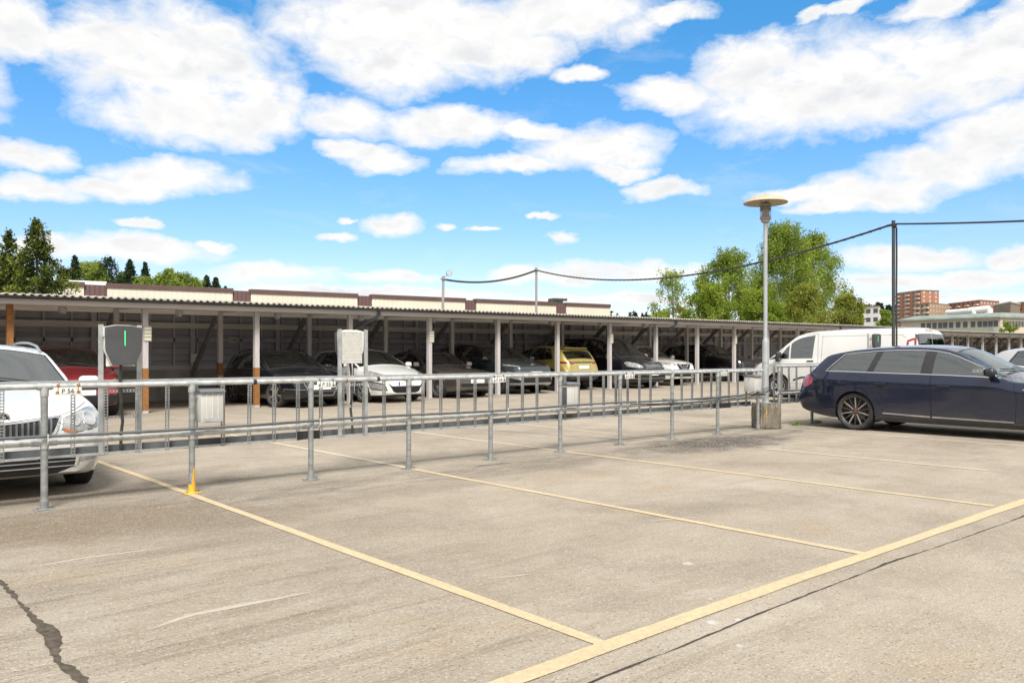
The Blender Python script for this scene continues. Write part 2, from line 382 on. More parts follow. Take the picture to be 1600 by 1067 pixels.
def build_world():
    w = bpy.data.worlds.new('World'); S.world = w; w.use_nodes = True
    nt = w.node_tree; bg = nt.nodes['Background']; bg.inputs['Strength'].default_value = 0.1
    sky = N(nt, 'ShaderNodeTexSky', sky_type='NISHITA'); sky.sun_disc = False
    sky.sun_elevation = SUN_EL; sky.sun_rotation = math.pi / 2 - SUN_AZ
    sky.altitude = 100; sky.air_density = 1.0; sky.dust_density = .6; sky.ozone_density = 1.6
    tc = N(nt, 'ShaderNodeTexCoord').outputs['Generated']
    nv = N(nt, 'ShaderNodeVectorMath', operation='NORMALIZE'); nt.links.new(tc, nv.inputs[0])
    sep = N(nt, 'ShaderNodeSeparateXYZ'); nt.links.new(nv.outputs[0], sep.inputs[0])
    ux, uy, uz = sep.outputs
    fw = mth(nt, 'ADD', mth(nt, 'MULTIPLY', ux, FX), mth(nt, 'MULTIPLY', uy, FY))
    rt = mth(nt, 'SUBTRACT', mth(nt, 'MULTIPLY', ux, FY), mth(nt, 'MULTIPLY', uy, FX))
    az = mth(nt, 'ARCTAN2', rt, fw); el = mth(nt, 'ARCSINE', uz)
    ae = N(nt, 'ShaderNodeCombineXYZ'); nt.links.new(az, ae.inputs[0]); nt.links.new(el, ae.inputs[1])
    # ragged edges: warp the bearing/elevation before looking the clouds up
    wn = N(nt, 'ShaderNodeTexNoise'); wn.inputs['Scale'].default_value = 9; wn.inputs['Detail'].default_value = 6; wn.inputs['Roughness'].default_value = .6
    nt.links.new(scaled(nt, ae.outputs[0], (1, 1.9, 1)), wn.inputs['Vector'])
    w1 = N(nt, 'ShaderNodeVectorMath', operation='SUBTRACT'); nt.links.new(wn.outputs['Color'], w1.inputs[0]); w1.inputs[1].default_value = (.5, .5, .5)
    w2 = N(nt, 'ShaderNodeVectorMath', operation='MULTIPLY'); nt.links.new(w1.outputs[0], w2.inputs[0]); w2.inputs[1].default_value = (.090, .050, 0)
    w3 = N(nt, 'ShaderNodeVectorMath', operation='ADD'); nt.links.new(ae.outputs[0], w3.inputs[0]); nt.links.new(w2.outputs[0], w3.inputs[1])
    blobs = [(265, 92, 195, 78), (20, 42, 75, 45), (140, 60, 80, 30), (300, 186, 165, 38), (410, 165, 60, 45), (640, 45, 210, 70), (610, 100, 110, 48), (560, 60, 110, 45), (880, 28, 150, 42), (840, 85, 60, 30), (760, 60, 130, 60),
        (540, 185, 78, 30), (690, 198, 120, 28), (560, 232, 60, 12), (600, 250, 60, 16), (800, 262, 90, 15), (930, 232, 115, 36), (965, 266, 60, 14), (840, 205, 60, 14), (1037, 294, 55, 15),
        (1300, 135, 230, 72), (1170, 100, 90, 42), (1500, 110, 150, 62), (1050, 148, 75, 24), (1595, 38, 40, 55), (1560, 215, 120, 50), (1480, 260, 140, 38), (1370, 300, 130, 28), (1230, 302, 70, 13), (1290, 320, 80, 12),
        (55, 238, 80, 22), (55, 288, 105, 20), (270, 276, 100, 30), (190, 292, 90, 18), (615, 350, 50, 18), (525, 370, 30, 9), (215, 348, 36, 8), (190, 386, 150, 22), (330, 380, 34, 9), (60, 375, 70, 18),
        (430, 428, 95, 20), (610, 434, 60, 12), (960, 424, 140, 19), (560, 462, 260, 11), (820, 428, 60, 12), (1050, 420, 60, 14), (1420, 398, 105, 21), (1590, 402, 55, 20), (1470, 440, 190, 17), (1250, 460, 120, 10),
        (1267, 27, 24, 11), (875, 368, 20, 9), (700, 350, 18, 7), (755, 357, 24, 5), (950, 470, 200, 10), (1480, 470, 160, 9), (850, 333, 22, 5), (540, 340, 24, 5), (1050, 20, 70, 14), (1450, 20, 70, 16), (915, 125, 40, 12), (1310, 20, 40, 10),
        (-150, 120, 160, 70), (350, -130, 330, 70), (1150, -150, 300, 90), (1600, -160, 260, 90), (800, -260, 500, 90), (60, -260, 300, 90), (1500, -330, 400, 90), (-220, 330, 160, 40), (1800, 120, 240, 160), (1850, 380, 180, 40), (2080, 160, 300, 220), (1900, -150, 320, 160), (2500, 200, 500, 350)]  # clouds out of view, most of them added to whiten windscreen reflections
    acc = None
    for (cx, cy, rx, ry) in blobs:
        dx = (cx - 800) / 1245.0; a = math.atan(dx); hyp = math.hypot(1, dx); e = math.atan((556 - cy) / 1245.0 / hyp)
        ra = .96 * rx / 1245.0 / hyp ** 2; re = .96 * ry / 1245.0 / hyp
        s1 = N(nt, 'ShaderNodeVectorMath', operation='SUBTRACT'); nt.links.new(w3.outputs[0], s1.inputs[0]); s1.inputs[1].default_value = (a, e, 0)
        s2 = N(nt, 'ShaderNodeVectorMath', operation='MULTIPLY'); nt.links.new(s1.outputs[0], s2.inputs[0]); s2.inputs[1].default_value = (1 / ra, 1 / re, 0)
        s3 = N(nt, 'ShaderNodeVectorMath', operation='DOT_PRODUCT'); nt.links.new(s2.outputs[0], s3.inputs[0]); nt.links.new(s2.outputs[0], s3.inputs[1])
        val = mth(nt, 'MULTIPLY', mth(nt, 'SUBTRACT', 1.0, s3.outputs['Value']), 1.4)
        acc = val if acc is None else mth(nt, 'MAXIMUM', acc, val)
    # sky out of view: near-overcast cloud added to whiten light and reflections
    nz2 = noise(nt, scaled(nt, nv.outputs[0], (1, 1, 2.2)), 2.6, 6, .55, .4)
    other = mth(nt, 'MULTIPLY', mth(nt, 'SUBTRACT', nz2, .22), 7.0)
    side = mapr(nt, mth(nt, 'ABSOLUTE', az), .78, .95); hi = mapr(nt, el, .50, .62)
    away = mth(nt, 'MAXIMUM', side, hi)
    field = mth(nt, 'ADD', mth(nt, 'MULTIPLY', mth(nt, 'MAXIMUM', acc, -3.0), mth(nt, 'SUBTRACT', 1.0, away)), mth(nt, 'MULTIPLY', other, away))
    fine = noise(nt, scaled(nt, ae.outputs[0], (1, 1.7, 1)), 20, 8, .62, .3)
    mid = noise(nt, scaled(nt, ae.outputs[0], (1, 2.0, 1)), 6.5, 5, .55)
    fld = mth(nt, 'ADD', field, mth(nt, 'ADD', mth(nt, 'MULTIPLY', mth(nt, 'SUBTRACT', fine, .5), 3.4), mth(nt, 'MULTIPLY', mth(nt, 'SUBTRACT', mid, .5), 1.0)))
    cov = mapr(nt, fld, -.85, .90)
    wisp = mapr(nt, noise(nt, scaled(nt, ae.outputs[0], (1, 3.2, 1)), 5, 8, .68, .5), .54, .84, 0, .30)
    cov = mth(nt, 'MAXIMUM', cov, wisp)
    hz = mapr(nt, el, .10, .0, 0, .25); cov = mth(nt, 'MAXIMUM', cov, hz)
    # cloud tone: bright tops, slightly cooler grey inside
    sh = N(nt, 'ShaderNodeVectorMath', operation='ADD'); nt.links.new(w3.outputs[0], sh.inputs[0]); sh.inputs[1].default_value = (-.004, .014, 0)
    r1 = noise(nt, scaled(nt, w3.outputs[0], (1, 1.6, 1)), 11, 5, .52); r2 = noise(nt, scaled(nt, sh.outputs[0], (1, 1.6, 1)), 11, 5, .52)
    tone = mapr(nt, mth(nt, 'SUBTRACT', r2, r1), -.06, .16)
    tone = mth(nt, 'MULTIPLY', tone, mapr(nt, fld, .3, 1.3))
    cc = mixc(nt, tone, (4.85, 4.82, 4.76), (3.95, 4.00, 4.12))
    # clear-sky colour: the sky texture, a little more saturated
    hs = N(nt, 'ShaderNodeHueSaturation'); hs.inputs['Saturation'].default_value = 1.25; hs.inputs['Value'].default_value = SKYV
    nt.links.new(sky.outputs[0], hs.inputs['Color'])
    tcol = mixc(nt, mapr(nt, el, .10, .42), (.90, .86, 1.0), (.60, 1.10, 1.16))
    tint = mixc(nt, 1.0, hs.outputs[0], tcol, 'MULTIPLY')
    nt.links.new(mixc(nt, cov, tint, cc), bg.inputs['Color'])
SKYV = .86
build_world()
# ------------------------------------------------------------------ ground
def build_ground():
    us = np.unique(np.concatenate([np.linspace(-500, -12, 14), np.linspace(-12, 82, 80), np.linspace(82, 900, 16)]))
    vs = np.unique(np.concatenate([np.linspace(-200, -4, 8), np.linspace(-4, 36, 70), np.linspace(36, 64, 16), np.linspace(64, 900, 20)]))
    m = MB(); nv = len(vs)
    m.v = [(u, v, g(u, v)) for u in us for v in vs]
    m.f = [(i * nv + j, (i + 1) * nv + j, (i + 1) * nv + j + 1, i * nv + j + 1) for i in range(len(us) - 1) for j in range(nv - 1)]
    m.m = [0] * len(m.f)
    mat, nt, b = newmat('worn pale asphalt')
    tc = N(nt, 'ShaderNodeTexCoord').outputs['Object']
    sep = N(nt, 'ShaderNodeSeparateXYZ'); nt.links.new(tc, sep.inputs[0]); X, Y, Z = sep.outputs
    big = mapr(nt, noise(nt, tc, .32, 6, .6, .3), .32, .68)
    c = mixc(nt, big, (.315, .272, .215), (.40, .352, .286))
    md = mapr(nt, noise(nt, tc, 1.7, 5, .65), .35, .7)
    c = mixc(nt, mth(nt, 'MULTIPLY', md, .55), c, (.245, .202, .148))
    # rub marks dragged along the rows
    st = mapr(nt, noise(nt, scaled(nt, tc, (.22, 2.6, 1), (0, 0, R(3))), 2.2, 7, .7, .6), .50, .72)
    near = mapr(nt, mth(nt, 'ABSOLUTE', mth(nt, 'SUBTRACT', X, .6)), 4.5, .6)
    c = mixc(nt, mth(nt, 'MULTIPLY', st, mth(nt, 'ADD', mth(nt, 'MULTIPLY', near, .75), .25)), c, (.200, .160, .116))
    st2 = mapr(nt, noise(nt, scaled(nt, tc, (.16, 3.4, 1), (0, 0, R(-2))), 1.6, 6, .7, .4), .62, .78)
    c = mixc(nt, mth(nt, 'MULTIPLY', st2, .45), c, (.52, .46, .37))
    # fine dragged scratches, densest at the near left
    leftm = mapr(nt, mth(nt, 'ADD', X, mth(nt, 'MULTIPLY', Y, -.25)), 3.2, -.6)
    sc1 = mapr(nt, noise(nt, scaled(nt, tc, (.9, 15, 1), (0, 0, R(4))), 1.5, 6, .75, .8), .54, .66)
    c = mixc(nt, mth(nt, 'MULTIPLY', sc1, mth(nt, 'ADD', mth(nt, 'MULTIPLY', leftm, .5), .16)), c, (.150, .118, .082))
    sc2 = mapr(nt, noise(nt, scaled(nt, tc, (.7, 11, 1), (0, 0, R(-1))), 1.9, 6, .75, .5), .60, .74)
    c = mixc(nt, mth(nt, 'MULTIPLY', sc2, mth(nt, 'ADD', mth(nt, 'MULTIPLY', leftm, .35), .12)), c, (.56, .50, .41))
    gr = mapr(nt, noise(nt, tc, .55, 6, .7, .6), .50, .66)
    c = mixc(nt, mth(nt, 'MULTIPLY', gr, .62), c, (.205, .172, .132))
    # sand washed out: warm blotches
    wm = mapr(nt, noise(nt, scaled(nt, tc, (.7, 1.2, 1)), .9, 5, .65), .56, .76)
    c = mixc(nt, mth(nt, 'MULTIPLY', wm, .5), c, (.34, .235, .135))
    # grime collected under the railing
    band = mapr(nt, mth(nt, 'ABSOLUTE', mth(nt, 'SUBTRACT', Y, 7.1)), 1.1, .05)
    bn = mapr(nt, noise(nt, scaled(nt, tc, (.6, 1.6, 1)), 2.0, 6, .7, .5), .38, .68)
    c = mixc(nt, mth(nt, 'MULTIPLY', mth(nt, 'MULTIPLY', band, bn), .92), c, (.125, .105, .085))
    def spot(cx, cy, rx, ry, amt, col, c):
        dx = mth(nt, 'DIVIDE', mth(nt, 'SUBTRACT', X, cx), rx); dy = mth(nt, 'DIVIDE', mth(nt, 'SUBTRACT', Y, cy), ry)
        d = mth(nt, 'ADD', mth(nt, 'MULTIPLY', dx, dx), mth(nt, 'MULTIPLY', dy, dy))
        d = mth(nt, 'ADD', d, mth(nt, 'MULTIPLY', mth(nt, 'SUBTRACT', noise(nt, tc, 2.4, 6, .7), .5), 2.4))
        return mixc(nt, mth(nt, 'MULTIPLY', mapr(nt, d, 1.0, .1), amt), c, col)
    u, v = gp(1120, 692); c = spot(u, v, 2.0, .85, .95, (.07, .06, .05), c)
    u, v = gp(30, 745); c = spot(u, v + .3, 1.4, 1.0, .55, (.11, .095, .08), c)
    u, v = gp(110, 820); c = spot(u, v, 1.5, .75, .75, (.185, .14, .092), c)
    u, v = gp(360, 810); c = spot(u, v, 1.2, .5, .6, (.19, .155, .11), c)
    u, v = gp(250, 760); c = spot(u, v, 1.3, .4, .55, (.16, .13, .095), c)
    u, v = gp(620, 770); c = spot(u, v, 1.2, .35, .5, (.19, .155, .115), c)
    u, v = gp(880, 725); c = spot(u, v, 1.6, .4, .55, (.17, .14, .105), c)
    u, v = gp(890, 745); c = spot(u, v, .8, .4, .3, (.32, .23, .14), c)
    u, v = gp(1080, 800); c = spot(u, v, .8, .3, .4, (.20, .17, .14), c)
    u, v = gp(1030, 765); c = spot(u, v, .3, .12, .35, (.34, .22, .13), c)
    for (px, py, r_) in ((1113, 972, .05), (1155, 968, .035), (1075, 880, .06), (1155, 1008, .03), (1110, 935, .025)):
        u, v = gp(px, py); c = spot(u, v, r_ * .7, r_ * .7, .6, (.58, .57, .55), c)
    # aggregate speckle
    vor = N(nt, 'ShaderNodeTexVoronoi'); vor.inputs['Scale'].default_value = 105; nt.links.new(tc, vor.inputs['Vector'])
    vcol = N(nt, 'ShaderNodeSeparateColor'); nt.links.new(vor.outputs['Color'], vcol.inputs[0])
    sp = noise(nt, tc, 130, 4, .75)
    c = mixc(nt, mth(nt, 'MULTIPLY', mapr(nt, sp, .50, .74), .55), c, (.145, .118, .088))
    c = mixc(nt, mth(nt, 'MULTIPLY', mapr(nt, vcol.outputs[0], .80, .92), .32), c, (.56, .51, .43))
    c = mixc(nt, mth(nt, 'MULTIPLY', mapr(nt, vcol.outputs[1], .955, .975), .55), c, (.10, .085, .07))
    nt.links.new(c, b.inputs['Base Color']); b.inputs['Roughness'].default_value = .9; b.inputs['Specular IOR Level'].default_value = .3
    hgt = mth(nt, 'ADD', mth(nt, 'MULTIPLY', noise(nt, tc, 70, 4, .7), .7), mth(nt, 'MULTIPLY', noise(nt, tc, 9, 5, .7), 1.0))
    hgt = mth(nt, 'ADD', hgt, mth(nt, 'MULTIPLY', vor.outputs['Distance'], .6))
    hgt = mth(nt, 'ADD', hgt, mth(nt, 'MULTIPLY', noise(nt, scaled(nt, tc, (1, 2.2, 1)), 26, 4, .6, .6), mth(nt, 'ADD', mth(nt, 'MULTIPLY', leftm, 2.4), .5)))
    nt.links.new(bump(nt, hgt, .75, .008), b.inputs['Normal'])
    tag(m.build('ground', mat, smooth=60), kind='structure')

def worn(name, base, under, scale, lo, hi):
    mat, nt, b = newmat(name)
    tc = N(nt, 'ShaderNodeTexCoord').outputs['Object']
    f = mapr(nt, noise(nt, tc, scale, 7, .75), lo, hi)
    c = mixc(nt, mapr(nt, noise(nt, tc, 2.2, 4), .3, .7), base, tuple(x * .86 for x in base))
    c = mixc(nt, mth(nt, 'MULTIPLY', f, .85), c, under)
    c = mixc(nt, mth(nt, 'MULTIPLY', mapr(nt, noise(nt, tc, 110, 3, .7), .52, .7), .45), c, tuple(x * .5 for x in under))
    nt.links.new(c, b.inputs['Base Color']); b.inputs['Roughness'].default_value = .85
    nt.links.new(bump(nt, noise(nt, tc, 80, 4, .7), .5, .006), b.inputs['Normal'])
    return mat

def strip(name, mat, pts, w, dz=.004, jit=0, step=.25, taper=False, wj=0):
    """flat ribbon on the ground along pts (u, v)"""
    P = []
    for (a, b_) in zip(pts[:-1], pts[1:]):
        a = Vector(a); b_ = Vector(b_); n = max(1, int((b_ - a).length / step))
        for i in range(n): P.append(a.lerp(b_, i / n))
    P.append(Vector(pts[-1])); m = MB(); k = len(P); vs = []
    def smooth_noise(amp, n_=3):
        w_ = np.random.default_rng(len(P) * 7 + int(w * 1e4)).normal(size=(2, k + 40)); ker = np.ones(n_) / n_
        return np.array([np.convolve(r_, ker, 'same')[20:20 + k] for r_ in w_]) * amp * math.sqrt(n_)
    fine_, slow = smooth_noise(1, 2), smooth_noise(1, 9)
    for i, p in enumerate(P):
        d = (P[min(i + 1, k - 1)] - P[max(i - 1, 0)]).normalized(); nrm = Vector((-d.y, d.x))
        off = jit * (slow[0][i] * 2 + fine_[0][i] * .6)
        end = min(1, .15 + 3 * min(i, k - 1 - i) / k) if taper else 1
        for q_, s_ in ((0, -1), (1, 1)):
            ww = max(.12, 1 + wj * (.6 * slow[q_][i] + .75 * fine_[q_][i])) * w * end
            q = p + nrm * (off + s_ * ww / 2)
            vs.append((q.x, q.y, g(q.x, q.y) + dz))
    m.add(vs, [(2 * i, 2 * i + 2, 2 * i + 3, 2 * i + 1) for i in range(k - 1)], mat)
    # ribbon faces must look up
    m.f = [f[::-1] for f in m.f]
    return tag(m.build(name, mat, smooth=0), kind='structure')

def build_markings():
    pale = worn('worn yellow road paint', (.64, .49, .27), (.36, .30, .225), 26, .34, .66)
    far_p = worn('old yellow road paint', (.60, .52, .37), (.37, .32, .25), 18, .34, .64)
    front_v = 2.42
    for u in (2.69, 5.20, 7.69):
        strip('bay_line', pale, [(u, front_v - .012), (u, 7.62 if u > 2.7 else 12.5)], .076, wj=.08)
    for u in (5.22, 7.72, 10.05, 13.12, 16.0): strip('bay_line', far_p, [(u, 7.66), (u, 13.0)], .09, wj=.1)
    strip('bay_line', far_p, [(10.02, 3.2), (10.05, 6.0)], .08, wj=.15)
    strip('bay_line', far_p, [(13.12, front_v), (13.12, 7.6)], .09, wj=.1)
    strip('bay_line', far_p, [(.18, front_v), (.18, 13)], .09, wj=.1)
    strip('front_line', pale, [(-4, 2.49), (2.04, 2.395), (4.4, 2.375), (8.15, 2.31), (26, 2.02)], .098, wj=.07, dz=.0045)
    dark = pbr('open crack', (.022, .019, .016), .95, 0, (.05, .043, .036), 20)
    P = [gp(*q) for q in ((900, 1078), (1000, 1036), (1075, 1006), (1160, 970), (1250, 934), (1330, 902), (1412, 872), (1500, 842), (1600, 807), (1800, 738))]
    strip('crack', dark, P, .0085, .004, .0022, .05, wj=.6)
    P = [gp(*q) for q in ((-60, 880), (0, 905), (35, 940), (75, 992), (95, 1035), (140, 1072))]
    seam = pbr('damp seam', (.036, .028, .019), .95, 0, (.10, .08, .056), 24)
    strip('crack', seam, P, .043, .003, .004, .03, wj=.5)
    # slab joints beyond the railing
    for (a, b_) in (((690, 668), (990, 688)), ((1000, 655), (1180, 672)), ((640, 640), (900, 655))):
        A = gp(*a); B_ = gp(*b_); strip('slab_joint', dark, [A, B_], .014, .005, .006, .15, wj=.5)
    strip('slab_joint', dark, [(3.4, 7.28), (9.9, 7.16)], .008, .005, .02, .08, wj=.8)
    light = pbr('pale scrape', (.41, .365, .30), .9, 0, (.34, .30, .242), 16)
    for q in (((0, 895), (130, 872), (300, 850)), ((235, 985), (300, 962), (420, 938), (510, 920)), ((760, 905), (850, 893)), ((1000, 815), (1110, 806))):
        strip('scrape', light, [gp(*p) for p in q], .028, .0015, .004, .08, True, .5)

def pebbles():
    m = MB(); st = pbr('loose grit', (.10, .09, .075), .95, 0, (.30, .27, .23), 3)
    spots = []
    for i in range(520): spots.append((random.uniform(-.5, 12.5), random.gauss(7.2, .22), random.uniform(.004, .011)))
    for i in range(260):
        u, v = gp(1120 + random.gauss(0, 55), 692 + random.gauss(0, 8)); spots.append((u, v, random.uniform(.005, .014)))
    for i in range(150): spots.append((random.uniform(-1, 9), random.uniform(1.6, 7), random.uniform(.003, .007)))
    for (u, v, r) in spots:
        a = random.uniform(0, 6.3); k = 5
        ring = [(u + r * math.cos(a + q * 2 * math.pi / k) * random.uniform(.7, 1.2), v + r * math.sin(a + q * 2 * math.pi / k) * random.uniform(.7, 1.2), g(u, v)) for q in range(k)]
        m.add(ring + [(u, v, g(u, v) + r * .8)], [(q, (q + 1) % k, k) for q in range(k)], st)
    tag(m.build('grit', st, smooth=0), kind='stuff')

build_ground(); build_markings(); pebbles()

# ------------------------------------------------------------------ railing
FV = 7.67; BV = 7.86
def strut_mesh(h, w=.034, d=.022, pitch=.025):
    """perforated steel strut: two flanges, rungs between the slots, seen from the front"""
    m = MB()
    m.box((-w / 2 + .0025, 0, h / 2), (.005, d, h)); m.box((w / 2 - .0025, 0, h / 2), (.005, d, h))
    k = int(h / pitch)
    for i in range(k + 1): m.box((0, -d / 2 + .001, min(h - .004, i * pitch + .005)), (w - .010, .002, .010))
    m.mats = []; m.m = [0] * len(m.f)
    me = bpy.data.meshes.new('baluster'); me.from_pydata(m.v, [], m.f); me.materials.append(M['galv']); me.update()
    return me
STRUT = strut_mesh(.64)

def railing(name, label, u0, u1, posts, ztop, zmid, yellow=(), bal=(), group=None):
    t = thing(name, label, 'railing', (u0, FV, 0), 0, group)
    L = lambda u, v, z: (u - u0, v - FV, z)
    # top rail: two lengths meeting at a sleeve
    m = MB(); m.tube([L(u0 - .06, FV, ztop - .024), L(u1, FV, ztop - .024)], .0245, 14)
    m.build('top_rail', M['galv_rail'], t)
    m = MB(); m.bar(L(u0 - .06, BV, ztop + .004), L(u1, BV, ztop + .004), .045, .026)
    m.build('back_rail', M['galv_lt'], t)
    m = MB(); m.tube([L(u0 - .06, FV, zmid), L(u1, FV, zmid)], .024, 12)
    m.build('middle_rail', M['galv_rail'], t)
    m = MB(); m.tube([L(u0 - .06, FV - .062, zmid + .055)] + [L(u, FV - .062 + .004 * math.sin(u * 3), zmid + .055 + .008 * math.sin(u * 1.7)) for u in np.arange(u0 + .5, u1, .5)] + [L(u1, FV - .05, zmid + .05)], .013, 8)
    m.build('conduit', M['galv_dark'], t)
    # cable tray: its shaded inside and lit lip are put into the colours
    m = MB(); a, b_ = L(u0 - .06, BV, .45), L(u1, BV, .45); mid = ((a[0] + b_[0]) / 2, a[1], .45); ln = b_[0] - a[0]
    m.box((mid[0], mid[1] + .05, .45), (ln, .003, .075)); m.box((mid[0], mid[1] + .015, .4125), (ln, .07, .003)); m.box((mid[0], mid[1] - .021, .420), (ln, .004, .022), M['galv_lt'])
    m.mats = [M['galv_dark'], M['galv_lt']]; m.m = [0] * 12 + [1] * 6
    m.build('cable_tray', None, t, smooth=0)
    for (u, dz) in posts:
        yl = u in yellow
        m = MB()
        base = L(u, FV, 0)
        lower = M['yellow_paint'] if yl else M['galv']
        if yl:
            m.tube([(base[0], 0, .004), (base[0], 0, .085)], .0285, 14, lower)
            m.tube([(base[0], 0, .085), (base[0], 0, ztop - .03)], .028, 14, M['galv'])
            hs_ = [.10, .15, .21, .25, .23, .26, .27, .22, .24, .16, .11]; an = np.linspace(R(-112), R(-5), 11)
            m.add([(base[0] + .0286 * math.cos(a), .0286 * math.sin(a), .08) for a in an] + [(base[0] + .0286 * math.cos(a), .0286 * math.sin(a), q_) for a, q_ in zip(an, hs_)], [(q_, q_ + 1, q_ + 12, q_ + 11) for q_ in range(10)], lower)
        else:
            m.tube([(base[0], 0, .004), (base[0], 0, ztop - .03)], .028, 14, M['galv'])
        m.rbox((base[0], 0, .006), (.15, .11, .010), .004, lower)
        m.tube([(base[0], 0, .01), (base[0], 0, .085)], .034, 14, lower)
        for sx in (-.055, .055): m.tube([(base[0] + sx, -.02, .006), (base[0] + sx, -.02, .022)], .008, 6, M['galv_dark'])
        m.build('post', None, t)
        zt = ztop - .024; bx = base[0]
        m = MB(); m.tube([(bx - .055, 0, zt), (bx + .055, 0, zt)], .0305, 14); m.tube([(bx, 0, zt), (bx, 0, zt - .085)], .0335, 14)
        m.tube([(bx, -.026, zt - .065), (bx, -.039, zt - .065)], .008, 8); m.tube([(bx, -.026, zt), (bx, -.036, zt)], .008, 8); m.build('clamp', M['galv_lt'], t)
        m = MB(); m.tube([(bx - .095, 0, zmid), (bx + .095, 0, zmid)], .029, 14); m.tube([(bx, 0, zmid + .05), (bx, 0, zmid - .05)], .0335, 14)
        for sx in (-.07, 0, .07): m.tube([(bx + sx, -.026, zmid), (bx + sx, -.04, zmid)], .008, 8)
        m.build('clamp', M['galv_lt'], t)
        m = MB(); m.bar((bx, .02, ztop - .03), (bx, BV - FV, ztop - .02), .03, .006); m.build('bracket', M['galv_lt'], t, smooth=0)
        m = MB(); m.bar((bx, .02, .43), (bx, BV - FV + .05, .408), .03, .006); m.build('bracket', M['galv_lt'], t, smooth=0)
    for u in bal:
        o = link('baluster', STRUT, t, L(u, BV - .015, ztop - .64)); o.scale.z = (ztop - .405) / .64; o.location.z = .405
        o.rotation_euler.x = random.gauss(0, .008); o.rotation_euler.y = random.gauss(0, .006)
    return t, L

posts1 = [(2.725 + 1.23 * k, 0) for k in range(-3, 9)]
bal1 = []
u = at_v(113, BV)
for k in range(-10, 42):
    uu = u + .268 * k
    if -.9 < uu < 12.7 and all(abs(uu - p) > .06 for p, _ in posts1): bal1.append(uu)
r1, _ = railing('railing', 'long galvanised pipe railing with perforated uprights crossing from the left edge to the lamp post', -1.1, 12.72, posts1, 1.065, .565, (2.725,), bal1, 'pipe railings between the bays')
posts2 = [(13.27 + 1.2 * k, 0) for k in range(0, 15)]
bal2 = [13.27 + .27 * k + .13 for k in range(0, 62) if all(abs(13.40 + .27 * k - p) > .05 for p, _ in posts2)]
r2, _ = railing('railing', 'galvanised pipe railing with a higher top rail right of the lamp post', 13.23, 30.2, posts2, 1.135, .61, (), bal2, 'pipe railings between the bays')

# small things tied to the long rail
def rust_band(u, z, rr, v=FV):
    m = MB(); m.tube([(u, v, z), (u + .022, v, z)], rr, 12); return m
for uu in (at_v(90, FV), at_v(122, FV), at_v(540, FV), at_v(775, FV)):
    m = MB(); m.tube([(uu - r1.location.x, 0, 1.041), (uu + .014 - r1.location.x, 0, 1.041)], .0252, 12); m.build('rust_band', M['rust'], r1)
m = MB(); uu = at_v(167, FV - .062) - r1.location.x; m.tube([(uu - .03, -.062, .619), (uu + .03, -.062, .619)], .0128, 10); m.build('rusty_coupling', M['rust'], r1)
for uu in (at_v(72, FV), at_v(495, FV), at_v(788, FV), at_v(990, FV)):
    m = MB(); x = uu - r1.location.x; m.tube([(x, -.03, .54), (x, -.078, .58), (x, -.075, .64), (x, -.03, .60)], .004, 6); m.build('cable_tie', M['sign_white'], r1)
for px in (395, 588):
    m = MB(); x = at_v(px, FV) - r1.location.x; m.tube([(x, 0, 1.041), (x + .035, 0, 1.041)], .0262, 12); m.build('black_sleeve', M['black_plastic'], r1)
# looped cables at the lamp end
x0 = 9.0 - r1.location.x; x1 = 12.95 - r1.location.x
for k, (dz, dv) in enumerate(((0, -.09), (-.03, -.075), (.035, -.05))):
    m = MB(); m.tube([(x0 + k * .4 + (x1 - x0 - k * .4) * t_, dv, .60 + dz + .12 * t_ ** 3 - .05 * math.sin(t_ * math.pi)) for t_ in np.linspace(0, 1, 14)], .0075, 7); m.build('loose_cable', M['black_cable'], r1)
# black tray cover pieces under P55 and near the lamp
for px, w_ in ((480, .26), (1126, .5)):
    m = MB(); x = at_v(px, BV) - r1.location.x; m.box((x, BV - FV - .03, .455), (w_, .012, .09)); m.build('tray_cover', M['black_plastic'], r1, smooth=0)

# bay number plates hung under the top rail
def bay_plate(px, txt, label, w=.215, h=.066):
    u = at_v(px, FV - .035)
    m = MB(); m.rbox((0, 0, 0), (w, .004, h), .0015); o = m.build('bay_plate', M['sign_white'], None, loc=(u, FV - .036, .998))
    tag(o, label, 'sign', 'bay number plates under the railing')
    o.rotation_euler.y = random.gauss(0, .02)
    tm = link('lettering', text_mesh(txt, h * .85, M['ink']), o, (0, -.0035, 0)); tm.rotation_euler = (R(90), 0, 0)
    for sx in (-1, 1):
        m = MB(); m.bar((sx * w * .36, -.004, -.012), (sx * w * .36, -.004, .06), .012, .003); m.bar((sx * w * .36, -.004, .058), (sx * w * .36, .06, .058), .012, .003)
        m.box((sx * w * .38, -.006, -.008), (.024, .003, .016)); m.build('hanger', M['rust'] if px < 120 else M['galv_dark'], o, smooth=0)
bay_plate(106, 'P 56', 'white bay plate lettered P 56 on rusty hangers under the rail')
bay_plate(510, 'P 55', 'white bay plate lettered P 55 under the rail by the dark hatchback')
bay_plate(780, 'P 54', 'white bay plate lettered P 54 under the rail')
bay_plate(984, 'P 53', 'small white bay plate lettered P 53 under the rail by the black people carrier')
bay_plate(1132, 'P 52', 'small white bay plate lettered P 52, nearest to the lamp post')

